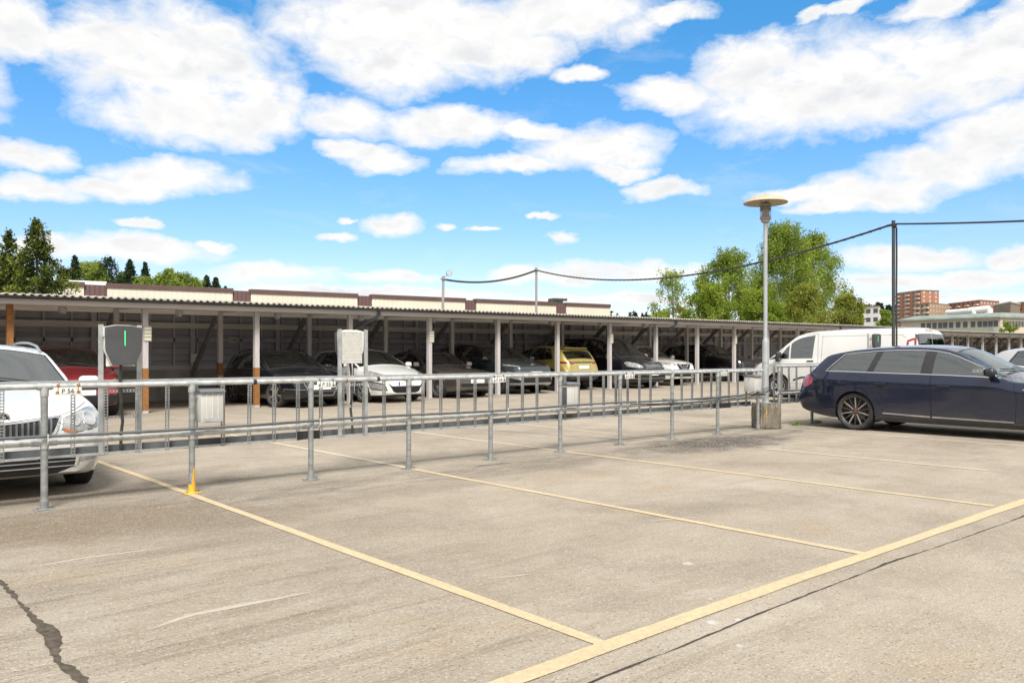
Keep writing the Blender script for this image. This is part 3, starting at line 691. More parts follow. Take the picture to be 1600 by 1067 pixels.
# heater outlet boxes clamped to the posts
def outlet_box(u, v, ztop, label, w=.215, h=.32, dp=.16, back=False):
    t = thing('outlet_box', label, 'outlet box', (u, v, ztop - h), 0, 'white outlet boxes on the railing')
    m = MB(); m.rbox((0, 0, h * .45), (w, dp, h * .90), .008); m.build('casing', M['white_panel'], t)
    m = MB()
    for k in range(3): m.box((-w * .25 + k * w * .25, -dp / 2 - .002, h * .47), (.004, .004, h * .78))
    m.build('front_rib', M['sign_white'], t, smooth=0)
    m = MB(); m.prism([(-dp / 2 - .025, h * .90), (dp / 2 + .01, h * .90), (dp / 2 + .01, h), (-dp / 2 + .02, h * .985), (-dp / 2 - .025, h * .93)], -w / 2 - .012, w / 2 + .012, None, lambda x, y, q: (q, x, y))
    m.build('lid', M['dark_box'], t, smooth=20, fix=True)
    m = MB(); m.box((0, -dp / 2 - .002, .025), (w * .8, .006, .035)); m.box((-w * .2, -dp / 2 - .006, .025), (w * .2, .004, .02)); m.build('socket_strip', M['grey_plastic'], t, smooth=0)
    if back: m = MB(); m.box((-w / 2 - .012, 0, h * .42), (.018, dp * .9, h * .75)); m.build('side_plate', M['galv_dark'], t, smooth=0)
    m = MB(); m.tube([(-w / 2 - .03, 0, h * .75), (w / 2, 0, h * .75)], .006, 6); m.build('clamp_band', M['galv'], t)
    return t
outlet_box(at_v(327, FV), FV - .0, .985, 'white outlet box with a grey slanted lid beside the yellow footed railing post')
outlet_box(at_v(889, FV + .03), FV + .03, .94, 'white outlet box with a grey side plate halfway along the long railing', back=True, w=.22)
outlet_box(at_v(1176, FV - .02), FV - .02, .97, 'white outlet box with a grey lid next to the lamp post', w=.21, h=.29, dp=.22)

# ------------------------------------------------------------------ charging posts
PODP = [(-.15, .345), (-.06, .362), (.06, .362), (.15, .345), (.152, .30), (.147, .135), (.095, .012), (.085, 0), (-.085, 0), (-.095, .012), (-.147, .135), (-.152, .30)]
def charger(u, v, label, face=-1, z0=1.215, frame=True):
    t = thing('charger', label, 'car charger', (u, v, 0), 0 if face < 0 else math.pi, 'car chargers on steel frames')
    m = MB(); m.prism(PODP, 0, .05, None, lambda x, y, h: (x * 1.02, -.075 + h, z0 + y * 1.02 - .003)); m.build('back_shell', M['sign_white'], t, smooth=30, fix=True)
    bm_ = MB(); bm_.prism(PODP, 0, .07, None, lambda x, y, h: (x * (1 - (.07 - h) * .35), -.146 + h, z0 + .18 + (y - .18) * (1 - (.07 - h) * .35)))
    bm_.build('front_cover', M['charger_grey'], t, smooth=30, fix=True)
    m = MB(); m.rbox((.0, -.1478, z0 + .245), (.006, .004, .135), .0015); m.build('light_strip', M['green_led'], t)
    m = MB(); m.tube([(-.155, -.06, z0 + .26), (-.17, -.06, z0 + .26)], .02, 10); m.build('key_lock', M['grey_plastic'], t)
    # frame
    m = MB(); m.box((0, -.015, z0 + .17), (.25, .004, .36)); m.build('mounting_plate', M['sign_white'], t, smooth=0)
    m = MB()
    for k in range(14): m.box((0, -.012 + .0045, z0 + .0 + k * .026), (.245, .004, .004))
    for sx in (-.1, 0, .1): m.tube([(sx, -.012, z0 + .33), (sx, -.003, z0 + .33)], .006, 6)
    for sx in (-.1, .1): m.tube([(sx, -.012, z0 + .02), (sx, -.003, z0 + .02)], .006, 6)
    m.build('plate_ribs', M['white_panel'], t, smooth=0)
    for sx in (-.165, .165):
        m = MB(); m.box((sx, 0, .40 + (z0 + .37 - .40) / 2), (.040, .022, z0 + .37 - .40)); m.build('upright', M['galv_lt'], t, smooth=0)
    for zz in (.98, .74):
        m = MB(); m.box((0, -.004, zz + .011), (.30, .004, .005)); m.box((0, -.004, zz - .011), (.30, .004, .005))
        for k in range(11): m.box((-.145 + k * .029, -.004, zz), (.012, .004, .018))
        m.build('cross_strut', M['galv_lt'], t, smooth=0)
    m = MB(); m.tube([(-.02, -.10, z0 + .01), (-.025, -.085, z0 - .10), (-.01, -.05, 1.0), (.0, -.03, .82), (.012, -.03, .70), (.0, -.02, .58), (.005, .0, .44)], .014, 8); m.build('feed_cable', M['black_cable'], t)
    return t
charger(at_v(189, BV), BV + .02, 'dark car charger facing the camera with a green light strip beside the white estate')
charger(at_v(550, BV), BV - .02, 'car charger seen from behind, its white back plate hiding part of the white hatchback', face=1, z0=1.225)
charger(at_v(1363, BV), BV + .02, 'dark car charger seen edge on above the roof of the navy estate', z0=1.42)

# ------------------------------------------------------------------ lamp post
LU, LV = px2uv(1197, 14.35)
bm = bmesh.new(); bmesh.ops.create_cube(bm, size=1)
for v in bm.verts: v.co = Vector((v.co.x * .40, v.co.y * .40, (v.co.z + .5) * .455))
bmesh.ops.bevel(bm, geom=bm.edges[:], offset=.025, segments=2, profile=.5, affect='EDGES')
bmesh.ops.subdivide_edges(bm, edges=bm.edges[:], cuts=4, use_grid_fill=True)
for v in bm.verts: v.co += Vector((random.gauss(0, .003), random.gauss(0, .003), random.gauss(0, .002)))
me = bpy.data.meshes.new('concrete_block'); bm.to_mesh(me); bm.free(); me.materials.append(M['block'])
me.polygons.foreach_set('use_smooth', [True] * len(me.polygons)); me.set_sharp_from_angle(angle=R(50))
o = link('concrete_block', me, None, (LU, LV, 0), R(53.6)); tag(o, 'mossy stained concrete block under the lamp post', 'concrete block')
t = thing('lamp_post', 'grey lamp post with a wide cream saucer shade standing on a concrete block', 'street lamp', (LU - .02, LV, .455))
m = MB(); m.lathe([(0, .0), (.10, .0), (.10, .012), (.062, .016), (.058, .05), (.058, 1.08), (.052, 1.12), (.038, 1.17), (.036, 1.2), (.036, 3.28), (0, 3.28)], 24); m.build('pole', M['lamp_metal'], t)
m = MB(); m.lathe([(.03, 3.235), (.06, 3.24), (.075, 3.25), (.078, 3.285), (.1, 3.30), (.1, 3.325), (.085, 3.345), (.072, 3.36), (.070, 3.44)], 28); m.build('lamp_base', M['lamp_head'], t)
m = MB(); m.lathe([(.058, 3.36), (.06, 3.45), (.058, 3.50)], 20); m.build('lamp_glass', M['lamp_glass'], t)
for k in range(3):
    zz = 3.455 + .032 * k
    m = MB(); m.lathe([(.062, zz + .012), (.10, zz - .002), (.103, zz + .004), (.066, zz + .02)], 28, close=True); m.build('louvre', M['lamp_head'], t)
m = MB(); m.lathe([(.0, 3.625), (.03, 3.615), (.10, 3.575), (.122, 3.550), (.118, 3.535), (.06, 3.53), (0, 3.53)], 28); m.build('lamp_cap', M['lamp_head'], t)
m = MB()
for k in range(4):
    a = k * math.pi / 2 + .5; m.tube([(.088 * math.cos(a), .088 * math.sin(a), 3.33), (.088 * math.cos(a), .088 * math.sin(a), 3.56)], .006, 6)
for k in range(3):
    a = k * 2 * math.pi / 3 + .3; m.tube([(.07 * math.cos(a), .07 * math.sin(a), 3.57), (.075 * math.cos(a), .075 * math.sin(a), 3.70)], .009, 8)
m.build('shade_bracket', M['lamp_head'], t)
m = MB(); out = [(0, 3.735), (.10, 3.728), (.20, 3.705), (.30, 3.662), (.37, 3.615), (.388, 3.592)]
m.lathe(out + [(.386, 3.588), (.366, 3.606), (.296, 3.650), (.2, 3.690), (.1, 3.712), (0, 3.718)], 40, M['lamp_cap']); m.tube([(0, 0, 3.73), (0, 0, 3.765)], .008, 6, M['lamp_cap'])
m.build('lamp_shade', M['lamp_cap'], t, smooth=60)
m = MB(); m.lathe([(.063, .72), (.063, .735)], 20); m.box((0, -.058, .62), (.05, .012, .07)); m.build('service_hatch', M['lamp_metal'], t)

# ------------------------------------------------------------------ shelter
def carport(name, label, u0, n0, n1, du, z0, detail=True, group=None, dz=0.0, grade=True):
    """open fronted timber shelter; posts at u0 + k * du"""
    V1, V2, V3 = 19.1, 21.56, 23.75
    zf = (lambda u: zc(u) + dz) if grade else (lambda u: dz)
    t = thing(name, label, 'carport', (0, 0, 0), 0, group)
    ua, ub = u0 + n0 * du - .8, u0 + n1 * du + .8
    P = lambda u, v, z: (u, v, z + zf(u))
    def beam(nm, v, z, w, h, mat, a=ua + .05, b=ub - .05):
        m = MB(); m.bar(P(a, v, z), P(b, v, z), w, h); return m.build(nm, mat, t, smooth=0)
    for k in range(n0, n1 + 1):
        u = u0 + k * du
        m = MB(); m.box(P(u, V1, 1.19), (.118, .118, 2.38), M['post_wood'])
        if detail and k == 0: m.mats = [M['raw_wood']]
        m.build('post', None, t, smooth=0)
        if detail and k in (1, 2):
            ht = .96 if k == 1 else .93
            m = MB(); m.box(P(u, V1, .06 + ht / 2), (.124, .124, ht)); m.build('bare_post_foot', M['raw_wood'], t, smooth=0)
        uu = u + (at_v(343.7, V2) - (u0 + 2 * du)) if detail else u
        m = MB(); m.box(P(uu, V2, 1.25), (.125, .125, 2.5)); m.build('inner_post', M['post_wood'], t, smooth=0)
        if detail and k == 2:
            m = MB(); m.box(P(uu, V2, .92), (.13, .13, .34)); m.build('bare_post_foot', M['raw_wood'], t, smooth=0)
            m = MB(); m.box(P(uu, V2, .38), (.13, .13, .62)); m.build('bare_post_foot', M['raw_wood'], t, smooth=0)
        m = MB(); m.bar(P(uu - .05, V2 + .05, 2.42), P(uu - .05, V3 - .2, .74), .07, .15); m.build('brace', M['brace_wood'], t, smooth=0)
        m = MB(); m.box(P(uu, V3 - .11, 1.79), (.13, .10, 1.7)); m.build('wall_post', M['rail_wood'], t, smooth=0)
        m = MB(); m.bar(P(uu, V1 - .1, 2.47), P(uu, V3, 2.60), .07, .16); m.build('roof_joist', M['post_wood'], t, smooth=0)
    beam('front_beam', V1 - .005, 2.43, .09, .13, M['fascia'])
    beam('fascia', V1 - .42, 2.435, .03, .135, M['fascia'])
    beam('inner_beam', V2 + .01, 2.46, .09, .16, M['beam_wood'])
    beam('wall_beam', V3 - .175, 2.155, .028, .165, M['beam_wood'])
    beam('wall_rail', V3 - .075, 1.74, .05, .10, M['rail_wood'])
    beam('sill_rail', V3 - .085, .95, .07, .12, M['rail_wood'])
    beam('plinth', V3 + .02, .45, .22, .90, M['concrete'], ua, ub)
    nstud = int((ub - ua) / .66)
    for k in range(nstud):
        m = MB(); u = ua + .3 + k * .66; m.box(P(u, V3 - .065, 1.78), (.05, .07, 1.55)); m.build('wall_stud', M['rail_wood'], t, smooth=0)
    # boarded wall: sheared so that boards follow the slope
    m = MB(); a, b_ = P(ua, V3, .9), P(ub, V3, .9)
    m.add([(ua, V3, a[2]), (ub, V3, b_[2]), (ub, V3, b_[2] + 1.75), (ua, V3, a[2] + 1.75), (ua, V3 + .04, a[2]), (ub, V3 + .04, b_[2]), (ub, V3 + .04, b_[2] + 1.75), (ua, V3 + .04, a[2] + 1.75)],
          [(0, 1, 2, 3), (5, 4, 7, 6), (0, 3, 7, 4), (1, 5, 6, 2), (3, 2, 6, 7), (0, 4, 5, 1)])
    m.build('board_wall', M['boards'], t, smooth=0)
    for ue in ((ua + .06,) if not detail else (ub - .06,)):
        m = MB(); m.box(P(ue, (V1 + V3) / 2 + .1, 1.3), (.05, V3 - V1 - .4, 2.5)); m.build('end_wall', M['boards'], t, smooth=0)
    # soffit sheets and roof
    vf, vb = V1 - .40, V3 + .35
    q = lambda u, v, e=0: (u, v, 2.505 + .18 * (v - vf) / (vb - vf) + e + zf(u))
    nb = max(1, int((ub - ua) / 1.2))
    for k in range(nb):
        a = ua + (ub - ua) * k / nb; b_ = ua + (ub - ua) * (k + 1) / nb - .012
        m = MB(); m.add([q(a, vf), q(b_, vf), q(b_, vb), q(a, vb)], [(0, 3, 2, 1)]); m.build('soffit_sheet', M['soffit'], t, smooth=0)
    per = .148; ns = int((ub - ua) / per * 8)
    rows = [V1 - .53, V1 + .9, V1 + 2.6, V3 + .45]; vs = []
    us = np.linspace(ua, ub, ns + 1)
    for u in us:
        for v in rows: vs.append((u, v, 2.568 + .20 * (v - rows[0]) / (rows[-1] - rows[0]) + .023 * math.cos(u / per * 2 * math.pi) + zf(u)))
    n0_ = len(vs)
    for u in us: vs.append((u, rows[0], 2.546 + .023 * math.cos(u / per * 2 * math.pi) + zf(u)))
    for u in us: vs.append((u, rows[0] + .3, 2.548 + .023 * math.cos(u / per * 2 * math.pi) + zf(u)))
    fs = [(i * 4 + j, (i + 1) * 4 + j, (i + 1) * 4 + j + 1, i * 4 + j + 1) for i in range(ns) for j in range(3)]
    k1 = n0_; k2 = n0_ + ns + 1
    fs += [(i * 4, k1 + i, k1 + i + 1, (i + 1) * 4) for i in range(ns)] + [(k1 + i, k2 + i, k2 + i + 1, k1 + i + 1) for i in range(ns)]
    m = MB(); m.add(vs, fs); m.build('roof', M['roof'], t, smooth=50)
    # gutter: half round
    m = MB(); prof = [(.06 * math.cos(a), .06 * math.sin(a)) for a in np.linspace(math.pi, 2 * math.pi, 9)]
    prof2 = [(x * .92, y * .92) for x, y in prof][::-1]
    ring = prof + prof2; A, B_ = P(ua, V1 - .50, 2.535), P(ub, V1 - .50, 2.535)
    m.prism(ring, 0, 1, None, lambda x, y, h: (A[0] + (B_[0] - A[0]) * h, A[1] + x, A[2] + (B_[2] - A[2]) * h + y))
    for k in range(int((ub - ua) / .9)):
        u = ua + .4 + k * .9; p_ = P(u, V1 - .50, 2.535); m.box((p_[0], p_[1] - .062, p_[2] - .01), (.03, .006, .05))
    m.build('gutter', M['gutter'], t, smooth=40, fix=True)
    for k in range(n0, n1 + 1):
        if (k - 3) % 5: continue
        u = u0 + k * du
        m = MB(); m.tube([P(u + .62, V1 - .5, 2.49), P(u + .62, V1 - .5, 2.38), P(u + .56, V1 - .44, 2.30), P(u + .12, V1 + .02, 1.98), P(u + .10, V1 + .04, 1.90), P(u + .10, V1 + .04, .25), P(u + .12, V1 - .04, .17)], .042, 10); m.build('downpipe', M['gutter'], t)
        m = MB(); m.tube([P(u + .02, V1 - .02, .30), P(u + .10, V1 - .09, .25)], .05, 10); m.build('pipe_shoe', M['gutter'], t)
    return t
CU0 = 3.10; CDU = 2.633
c1 = carport('carport', 'long open fronted timber carport with a corrugated roof running behind the railing', CU0, -3, 17, CDU, 0, True, 'carports along the back of the lot')
c2 = carport('carport', 'further carport with a dark interior, seen to the right behind the white van', 50.9, 0, 13, 2.633, 0, False, 'carports along the back of the lot', dz=-.10)

# pale tags on the posts, bay letters on the wall, caged lamps under the roof
WALL = ((225, 'carport post by the dark charger'), (668, 'carport post beside the old dark saloon'), (949, 'carport post in front of the black people carrier'), (1144, 'carport post nearest to the lamp post'))
for px, where in WALL:
    k = round((at_v(px, 19.1) - CU0) / CDU); u = CU0 + k * CDU
    t = thing('tag_board', 'board of four pale tags on the ' + where, 'sign', (u + .02, 19.1 - .066, 1.80 + zc(u)), 0, 'tag boards on the carport posts')
    m = MB(); m.rbox((.02, 0, 0), (.175, .012, .345), .004); m.build('back_board', M['grey_plastic'], t)
    for q in range(4):
        m = MB(); m.box((.02, -.009, .122 - q * .081), (.14, .006, .052)); m.build('tag_plate', pbr('pale yellow tag', (.70, .66, .45), .5, 0, (.62, .59, .44), 9), t, smooth=0)
for k in range(0, 13):
    u = at_v(364, 23.62) + CDU * (k - 1); n = 44 + k
    m = MB(); m.rbox((0, 0, 0), (.225, .012, .155), .003); o = m.build('bay_sign', M['sign_white'], None, loc=(u, 23.64, 1.745 + zc(u)))
    tag(o, 'small white wall sign lettered C%d on the back wall of the carport' % n, 'sign', 'bay signs on the carport wall')
    tm = link('lettering', text_mesh('C%d' % n, .115, M['ink']), o, (0, -.008, 0)); tm.rotation_euler = (R(90), 0, 0)
LAMPW = ['above the white estate car', 'between the charger and the dark hatchback', 'above the dark hatchback', 'above the white hatchback', 'above the old saloon', 'above the grey crossover', 'above the yellow car', 'above the black people carrier', 'above the pale crossover']
for k, lab in enumerate(LAMPW):
    u = at_v(98, 20.4) + (at_v(280, 20.4) - at_v(98, 20.4)) * k
    t = thing('ceiling_lamp', 'round caged glass lamp under the carport roof ' + lab, 'ceiling lamp', (u, 20.4, 2.40 + zc(u)), 0, 'caged lamps under the carport roof')
    m = MB(); m.lathe([(.0, -.13), (.05, -.125), (.085, -.09), (.09, -.04), (.08, 0)], 16); m.build('lamp_glass', M['lamp_glass'], t)
    m = MB(); m.lathe([(.093, -.045), (.096, -.01), (.085, .02), (0, .11)], 16); m.build('lamp_housing', M['white_panel'], t)
    m = MB()
    for q in range(6):
        a = q * math.pi / 3; m.tube([(.094 * math.cos(a), .094 * math.sin(a), -.02), (.09 * math.cos(a), .09 * math.sin(a), -.09), (.03 * math.cos(a), .03 * math.sin(a), -.135)], .004, 5)
    m.build('cage', M['galv_lt'], t)
# meter boxes on the carport wall posts
for px, py, lab in ((303, 560, 'light grey box on a carport wall post left of the dark hatchback'),):
    u = at_v(px, 23.5); m = MB(); m.rbox((0, 0, 0), (.20, .12, .27), .012); m.rbox((0, -.062, .0), (.16, .01, .22), .004)
    tag(m.build('meter_box', M['sign_white'], None, loc=(u, 23.5, 1.23)), lab, 'meter box')
u = CU0 + CDU * 10.15; m = MB(); m.rbox((0, 0, 0), (1.5, .05, .95), .01); tag(m.build('panel_board', M['concrete'], None, loc=(u - 1.2, 23.5, .62 + zc(u))), 'flat grey board leaning in the empty carport bay', 'board')

# ------------------------------------------------------------------ cable poles
def cable(name, label, a, b_, sag, r, n=26, mat=None, wrap=True):
    a, b_ = Vector(a), Vector(b_); m = MB()
    pts = [a.lerp(b_, i / n) - Vector((0, 0, sag * 4 * (i / n) * (1 - i / n))) for i in range(n + 1)]
    m.tube(pts, r, 8)
    if wrap:
        for i in range(0, 70):
            tt = (i + .5) / 70; p = a.lerp(b_, tt) - Vector((0, 0, sag * 4 * tt * (1 - tt))); d = (b_ - a).normalized() * .03
            m.tube([p - d, p + d], r * 1.18, 7)
    return tag(m.build(name, mat or M['black_cable']), label, 'cable', 'overhead cables')
def pole(name, label, u, v, h, r, mat, lean=(0, 0), base=0):
    m = MB(); m.tube([(0, 0, 0), (lean[0] * .5, lean[1] * .5, h * .5), (lean[0], lean[1], h)], [r * 1.05, r, r], 12); m.lathe([(0, h + .02), (r * 1.2, h + .015), (r * 1.2, h - .01)], 12, None, (lean[0], lean[1], 0))
    m.box((lean[0], lean[1], h - .09), (r * 3.2, r * 3.2, .05))
    return tag(m.build(name, mat, None, loc=(u, v, base)), label, 'pole', 'poles carrying the overhead cables')
uA, vA = at_v(690, 25.0), 25.0; uB, vB = at_v(838, 25.0), 25.0; uC, vC = at_v(1396, 7.95), 7.95; uD, vD = px2uv(1750, 14)
zA = FX * uA + FY * vA; zB = FX * uB + FY * vB; zC_ = FX * uC + FY * vC
hz = lambda py, z: CAMH + (556 - py) * z / 1245.0
hA, hB, hC, hD = hz(432, zA), hz(419, zB), hz(346, zC_), hz(338, 14)
pole('cable_pole', 'slim leaning grey pole behind the carport at the left end of the cable', uA, vA, hA, .05, M['pole_grey'], (.12, .05))
pole('cable_pole', 'slim straight grey pole behind the carport above the grey crossover', uB, vB, hB, .05, M['pole_grey'])
pole('cable_pole', 'dark pole rising beside the white van behind the dark estate car', uC, vC, hC, .036, M['pole_dark'])
pole('cable_pole', 'dark cable pole standing out of the bays at the far right', uD, vD, hD, .045, M['pole_dark'])
a_ = (uA + .12, vA + .05, hA - .1); b_ = (uB, vB, hB - .09); c_ = (uC, vC, hC - .06); d_ = (uD, vD, hD)
cable('overhead_cable', 'short sagging black cable between the two grey poles behind the carport', a_, b_, .28, .034)
cable('overhead_cable', 'long sagging black cable crossing behind the lamp post to the dark pole', b_, c_, .80, .026)
cable('overhead_cable', 'black cable leaving the dark pole to the right', c_, d_, .03, .018)
m = MB(); m.tube([(uC - .06, vC - .02, hC - .07), (uC + .035, vC - .055, hC - .16)] + [(uC + .045 + .006 * math.sin(k), vC - .05, hC - .3 - k * .3) for k in range(12)], .020, 8); tag(m.build('drop_cable', M['black_cable']), 'black cable running down the dark pole', 'cable')
# floodlight on the leaning pole
t = thing('floodlight', 'small round floodlight at the top of the leaning grey pole', 'floodlight', (uA + .14, vA, hA - .02), R(-20))
m = MB(); m.tube([(0, 0, 0), (.12, -.02, .10)], .012, 6); m.build('arm', M['galv_dark'], t)
m = MB(); m.lathe([(0, .10), (.07, .09), (.115, .03), (.12, -.04), (.11, -.05)], 16, None, (.17, -.02, .17), 'y'); m.build('lamp_housing', M['grey_plastic'], t)
m = MB(); m.lathe([(0, -.045), (.105, -.045)], 16, None, (.17, -.02, .17), 'y'); m.build('lamp_glass', M['lamp_glass'], t)
# ------------------------------------------------------------------ buildings
def cam2w(X, z): return (FY * X + FX * z, -FX * X + FY * z)
def cream_building():
    ux, uz = 1.6466, 1.0; ln = math.hypot(ux, uz)
    X0, z0 = -33.4, 60.0
    def s_of(px):
        r = (px - 800) / 1245.0; t_ = (r * z0 - X0) / (ux - r); return t_ * ln
    u0, v0 = cam2w(X0, z0); du, dv = cam2w(ux / ln, uz / ln); ang = math.atan2(dv, du)
    H = 6.80
    t = thing('flat_roofed_building', 'long cream building with maroon roof trim and maroon panels behind the carport', 'building', (u0, v0, 0), ang)
    sL, sR = s_of(-160), s_of(951)
    m = MB(); m.box(((sL + sR) / 2, 9, H / 2 - .05), (sR - sL, 17.6, H - .1)); m.build('main_block', M['cream'], t, smooth=0)
    browns = [(131, 167), (362.5, 391), (557, 580), (725, 742.5), (867, 883)]
    edges = [sL] + [s_of(x) for b_ in browns for x in b_] + [sR]
    wide = [(-75, -20)]
    for i in range(0, len(edges) - 1):
        a, b_ = edges[i], edges[i + 1]
        if i % 2 == 0:
            m = MB(); m.box(((a + b_) / 2, -.02, H / 2), (b_ - a - .01, .44, H - .30)); m.build('cream_panel', M['cream'], t, smooth=0)
            m = MB(); m.box(((a + b_) / 2, .05, H - .10), (b_ - a + .12, .75, .36)); m.build('roof_trim', M['maroon_trim'], t, smooth=0)
        else:
            m = MB(); m.box(((a + b_) / 2, .11, H / 2 - .05), (b_ - a - .02, .5, H - .16)); m.build('maroon_panel', M['maroon'], t, smooth=0)
            m = MB(); m.box(((a + b_) / 2, .2, H - .19), (b_ - a - .14, .62, .22)); m.build('roof_trim', M['maroon_trim'], t, smooth=0)
    m = MB(); s_ = s_of(893); m.box((s_, 3, H + .25), (1.3, 1, .5)); m.box((s_ + .3, 3, H + .6), (1.7, 1.2, .25)); m.build('roof_vent', M['pole_dark'], t, smooth=0)
    m = MB(); s_ = s_of(140); m.box((s_, 2.5, H + .18), (2.6, 1.5, .34)); m.build('roof_hatch', M['white_bldg'], t, smooth=0)
cream_building()

def windows(t, face, u_list, z_list, w, h, mat=None, frame=None, nm='window'):
    """face(s, z, off) -> local 3-D point on a wall"""
    for s_ in u_list:
        for z in z_list:
            m = MB()
            a, b_ = face(s_ - w / 2, z, .06), face(s_ + w / 2, z, .06)
            p = Vector(a); q = Vector(b_); n = (Vector(face(s_, z, 1)) - Vector(face(s_, z, 0)))
            vs = [p, q, q + Vector((0, 0, h)), p + Vector((0, 0, h))]; vs2 = [k - n * .25 for k in vs]
            m.add(vs + vs2, [(0, 1, 2, 3), (0, 4, 5, 1), (1, 5, 6, 2), (2, 6, 7, 3), (3, 7, 4, 0)])
            m.build(nm, mat or M['pane'], t, smooth=0)

def apartment(name, label, corner_px, zc_, left_px, zl, right_px, zr, ytop, storeys, brick, balcony=True, group=None):
    c = Vector(cam2w((corner_px - 800) / 1245 * zc_, zc_)); l = Vector(cam2w((left_px - 800) / 1245 * zl, zl)); r = Vector(cam2w((right_px - 800) / 1245 * zr, zr))
    H = CAMH + (556 - ytop) * zc_ / 1245
    t = thing(name, label, 'building', (c.x, c.y, 0), 0, group)
    L_ = l - c; R_ = r - c
    m = MB(); m.prism([(0, 0), (R_.x, R_.y), (R_.x + L_.x, R_.y + L_.y), (L_.x, L_.y)], 0, H); m.build('wall', brick, t, smooth=0, fix=True)
    m = MB(); k = 1.02
    cx, cy = (R_ + L_) / 2
    m.prism([(cx + (x - cx) * k, cy + (y - cy) * k) for x, y in [(0, 0), (R_.x, R_.y), (R_.x + L_.x, R_.y + L_.y), (L_.x, L_.y)]], H, H + .5); m.build('roof_edge', M['brown_box'], t, smooth=0, fix=True)
    def face(vec, sign):
        d = vec.normalized(); n = Vector((d.y, -d.x)) * sign
        if n.dot(-c) < 0: n = -n
        return lambda s_, z, off: (d.x * s_ + n.x * off, d.y * s_ + n.y * off, z)
    fl, fr = face(L_, 1), face(R_, 1)
    hs = H / storeys; zs = [hs * k + hs * .3 for k in range(storeys)]
    nR = max(2, int(R_.length / 4.5)); nL = max(3, int(L_.length / 5.5))
    windows(t, fr, [R_.length * (k + .5) / nR for k in range(nR)], zs[storeys // 3:], 1.5, 1.6, M['pane_lt'])
    xs = [L_.length * (k + .5) / nL for k in range(nL)]
    windows(t, fl, xs, zs[storeys // 3:], 2.2, 1.8)
    if balcony:
        for q, s_ in enumerate(xs):
            if q % 2: 
                continue
            for k in range(storeys // 3, storeys):
                m = MB(); a = Vector(fl(s_ - 2.0, hs * k, 0)); b_ = Vector(fl(s_ + 2.0, hs * k, 0)); n = Vector(fl(0, 0, 1.7)) - Vector(fl(0, 0, 0))
                vs = [a, b_, b_ + n, a + n]; up = Vector((0, 0, 1.15)); m.add(vs + [p + up for p in vs], [(3, 2, 1, 0), (0, 1, 5, 4), (1, 2, 6, 5), (2, 3, 7, 6), (3, 0, 4, 7)])
                m.build('balcony', M['tan_render'], t, smooth=0)
    return t
apartment('apartment_block', 'tall orange brick apartment block with stacked balconies, just right of the dark pole', 1439, 600, 1400, 631, 1467, 606, 454, 16, M['brick'], True, 'brick apartment blocks')
apartment('apartment_block', 'lower brick wing with terraces in front of the tall brick block', 1452, 570, 1430, 582, 1484, 590, 474, 11, M['brick2'], True, 'brick apartment blocks')
apartment('apartment_block', 'low wide brick block behind the white roof ducts', 1531, 560, 1482, 600, 1561, 575, 469.5, 12, M['brick'], True, 'brick apartment blocks')
apartment('apartment_block', 'brick block at the right edge behind the brown plant room', 1640, 520, 1572, 560, 1700, 540, 469, 12, M['brick'], False, 'brick apartment blocks')
apartment('white_building', 'distant white block beside the birch trees', 1374, 330, 1340, 340, 1377, 360, 479, 6, M['white_bldg'], False)

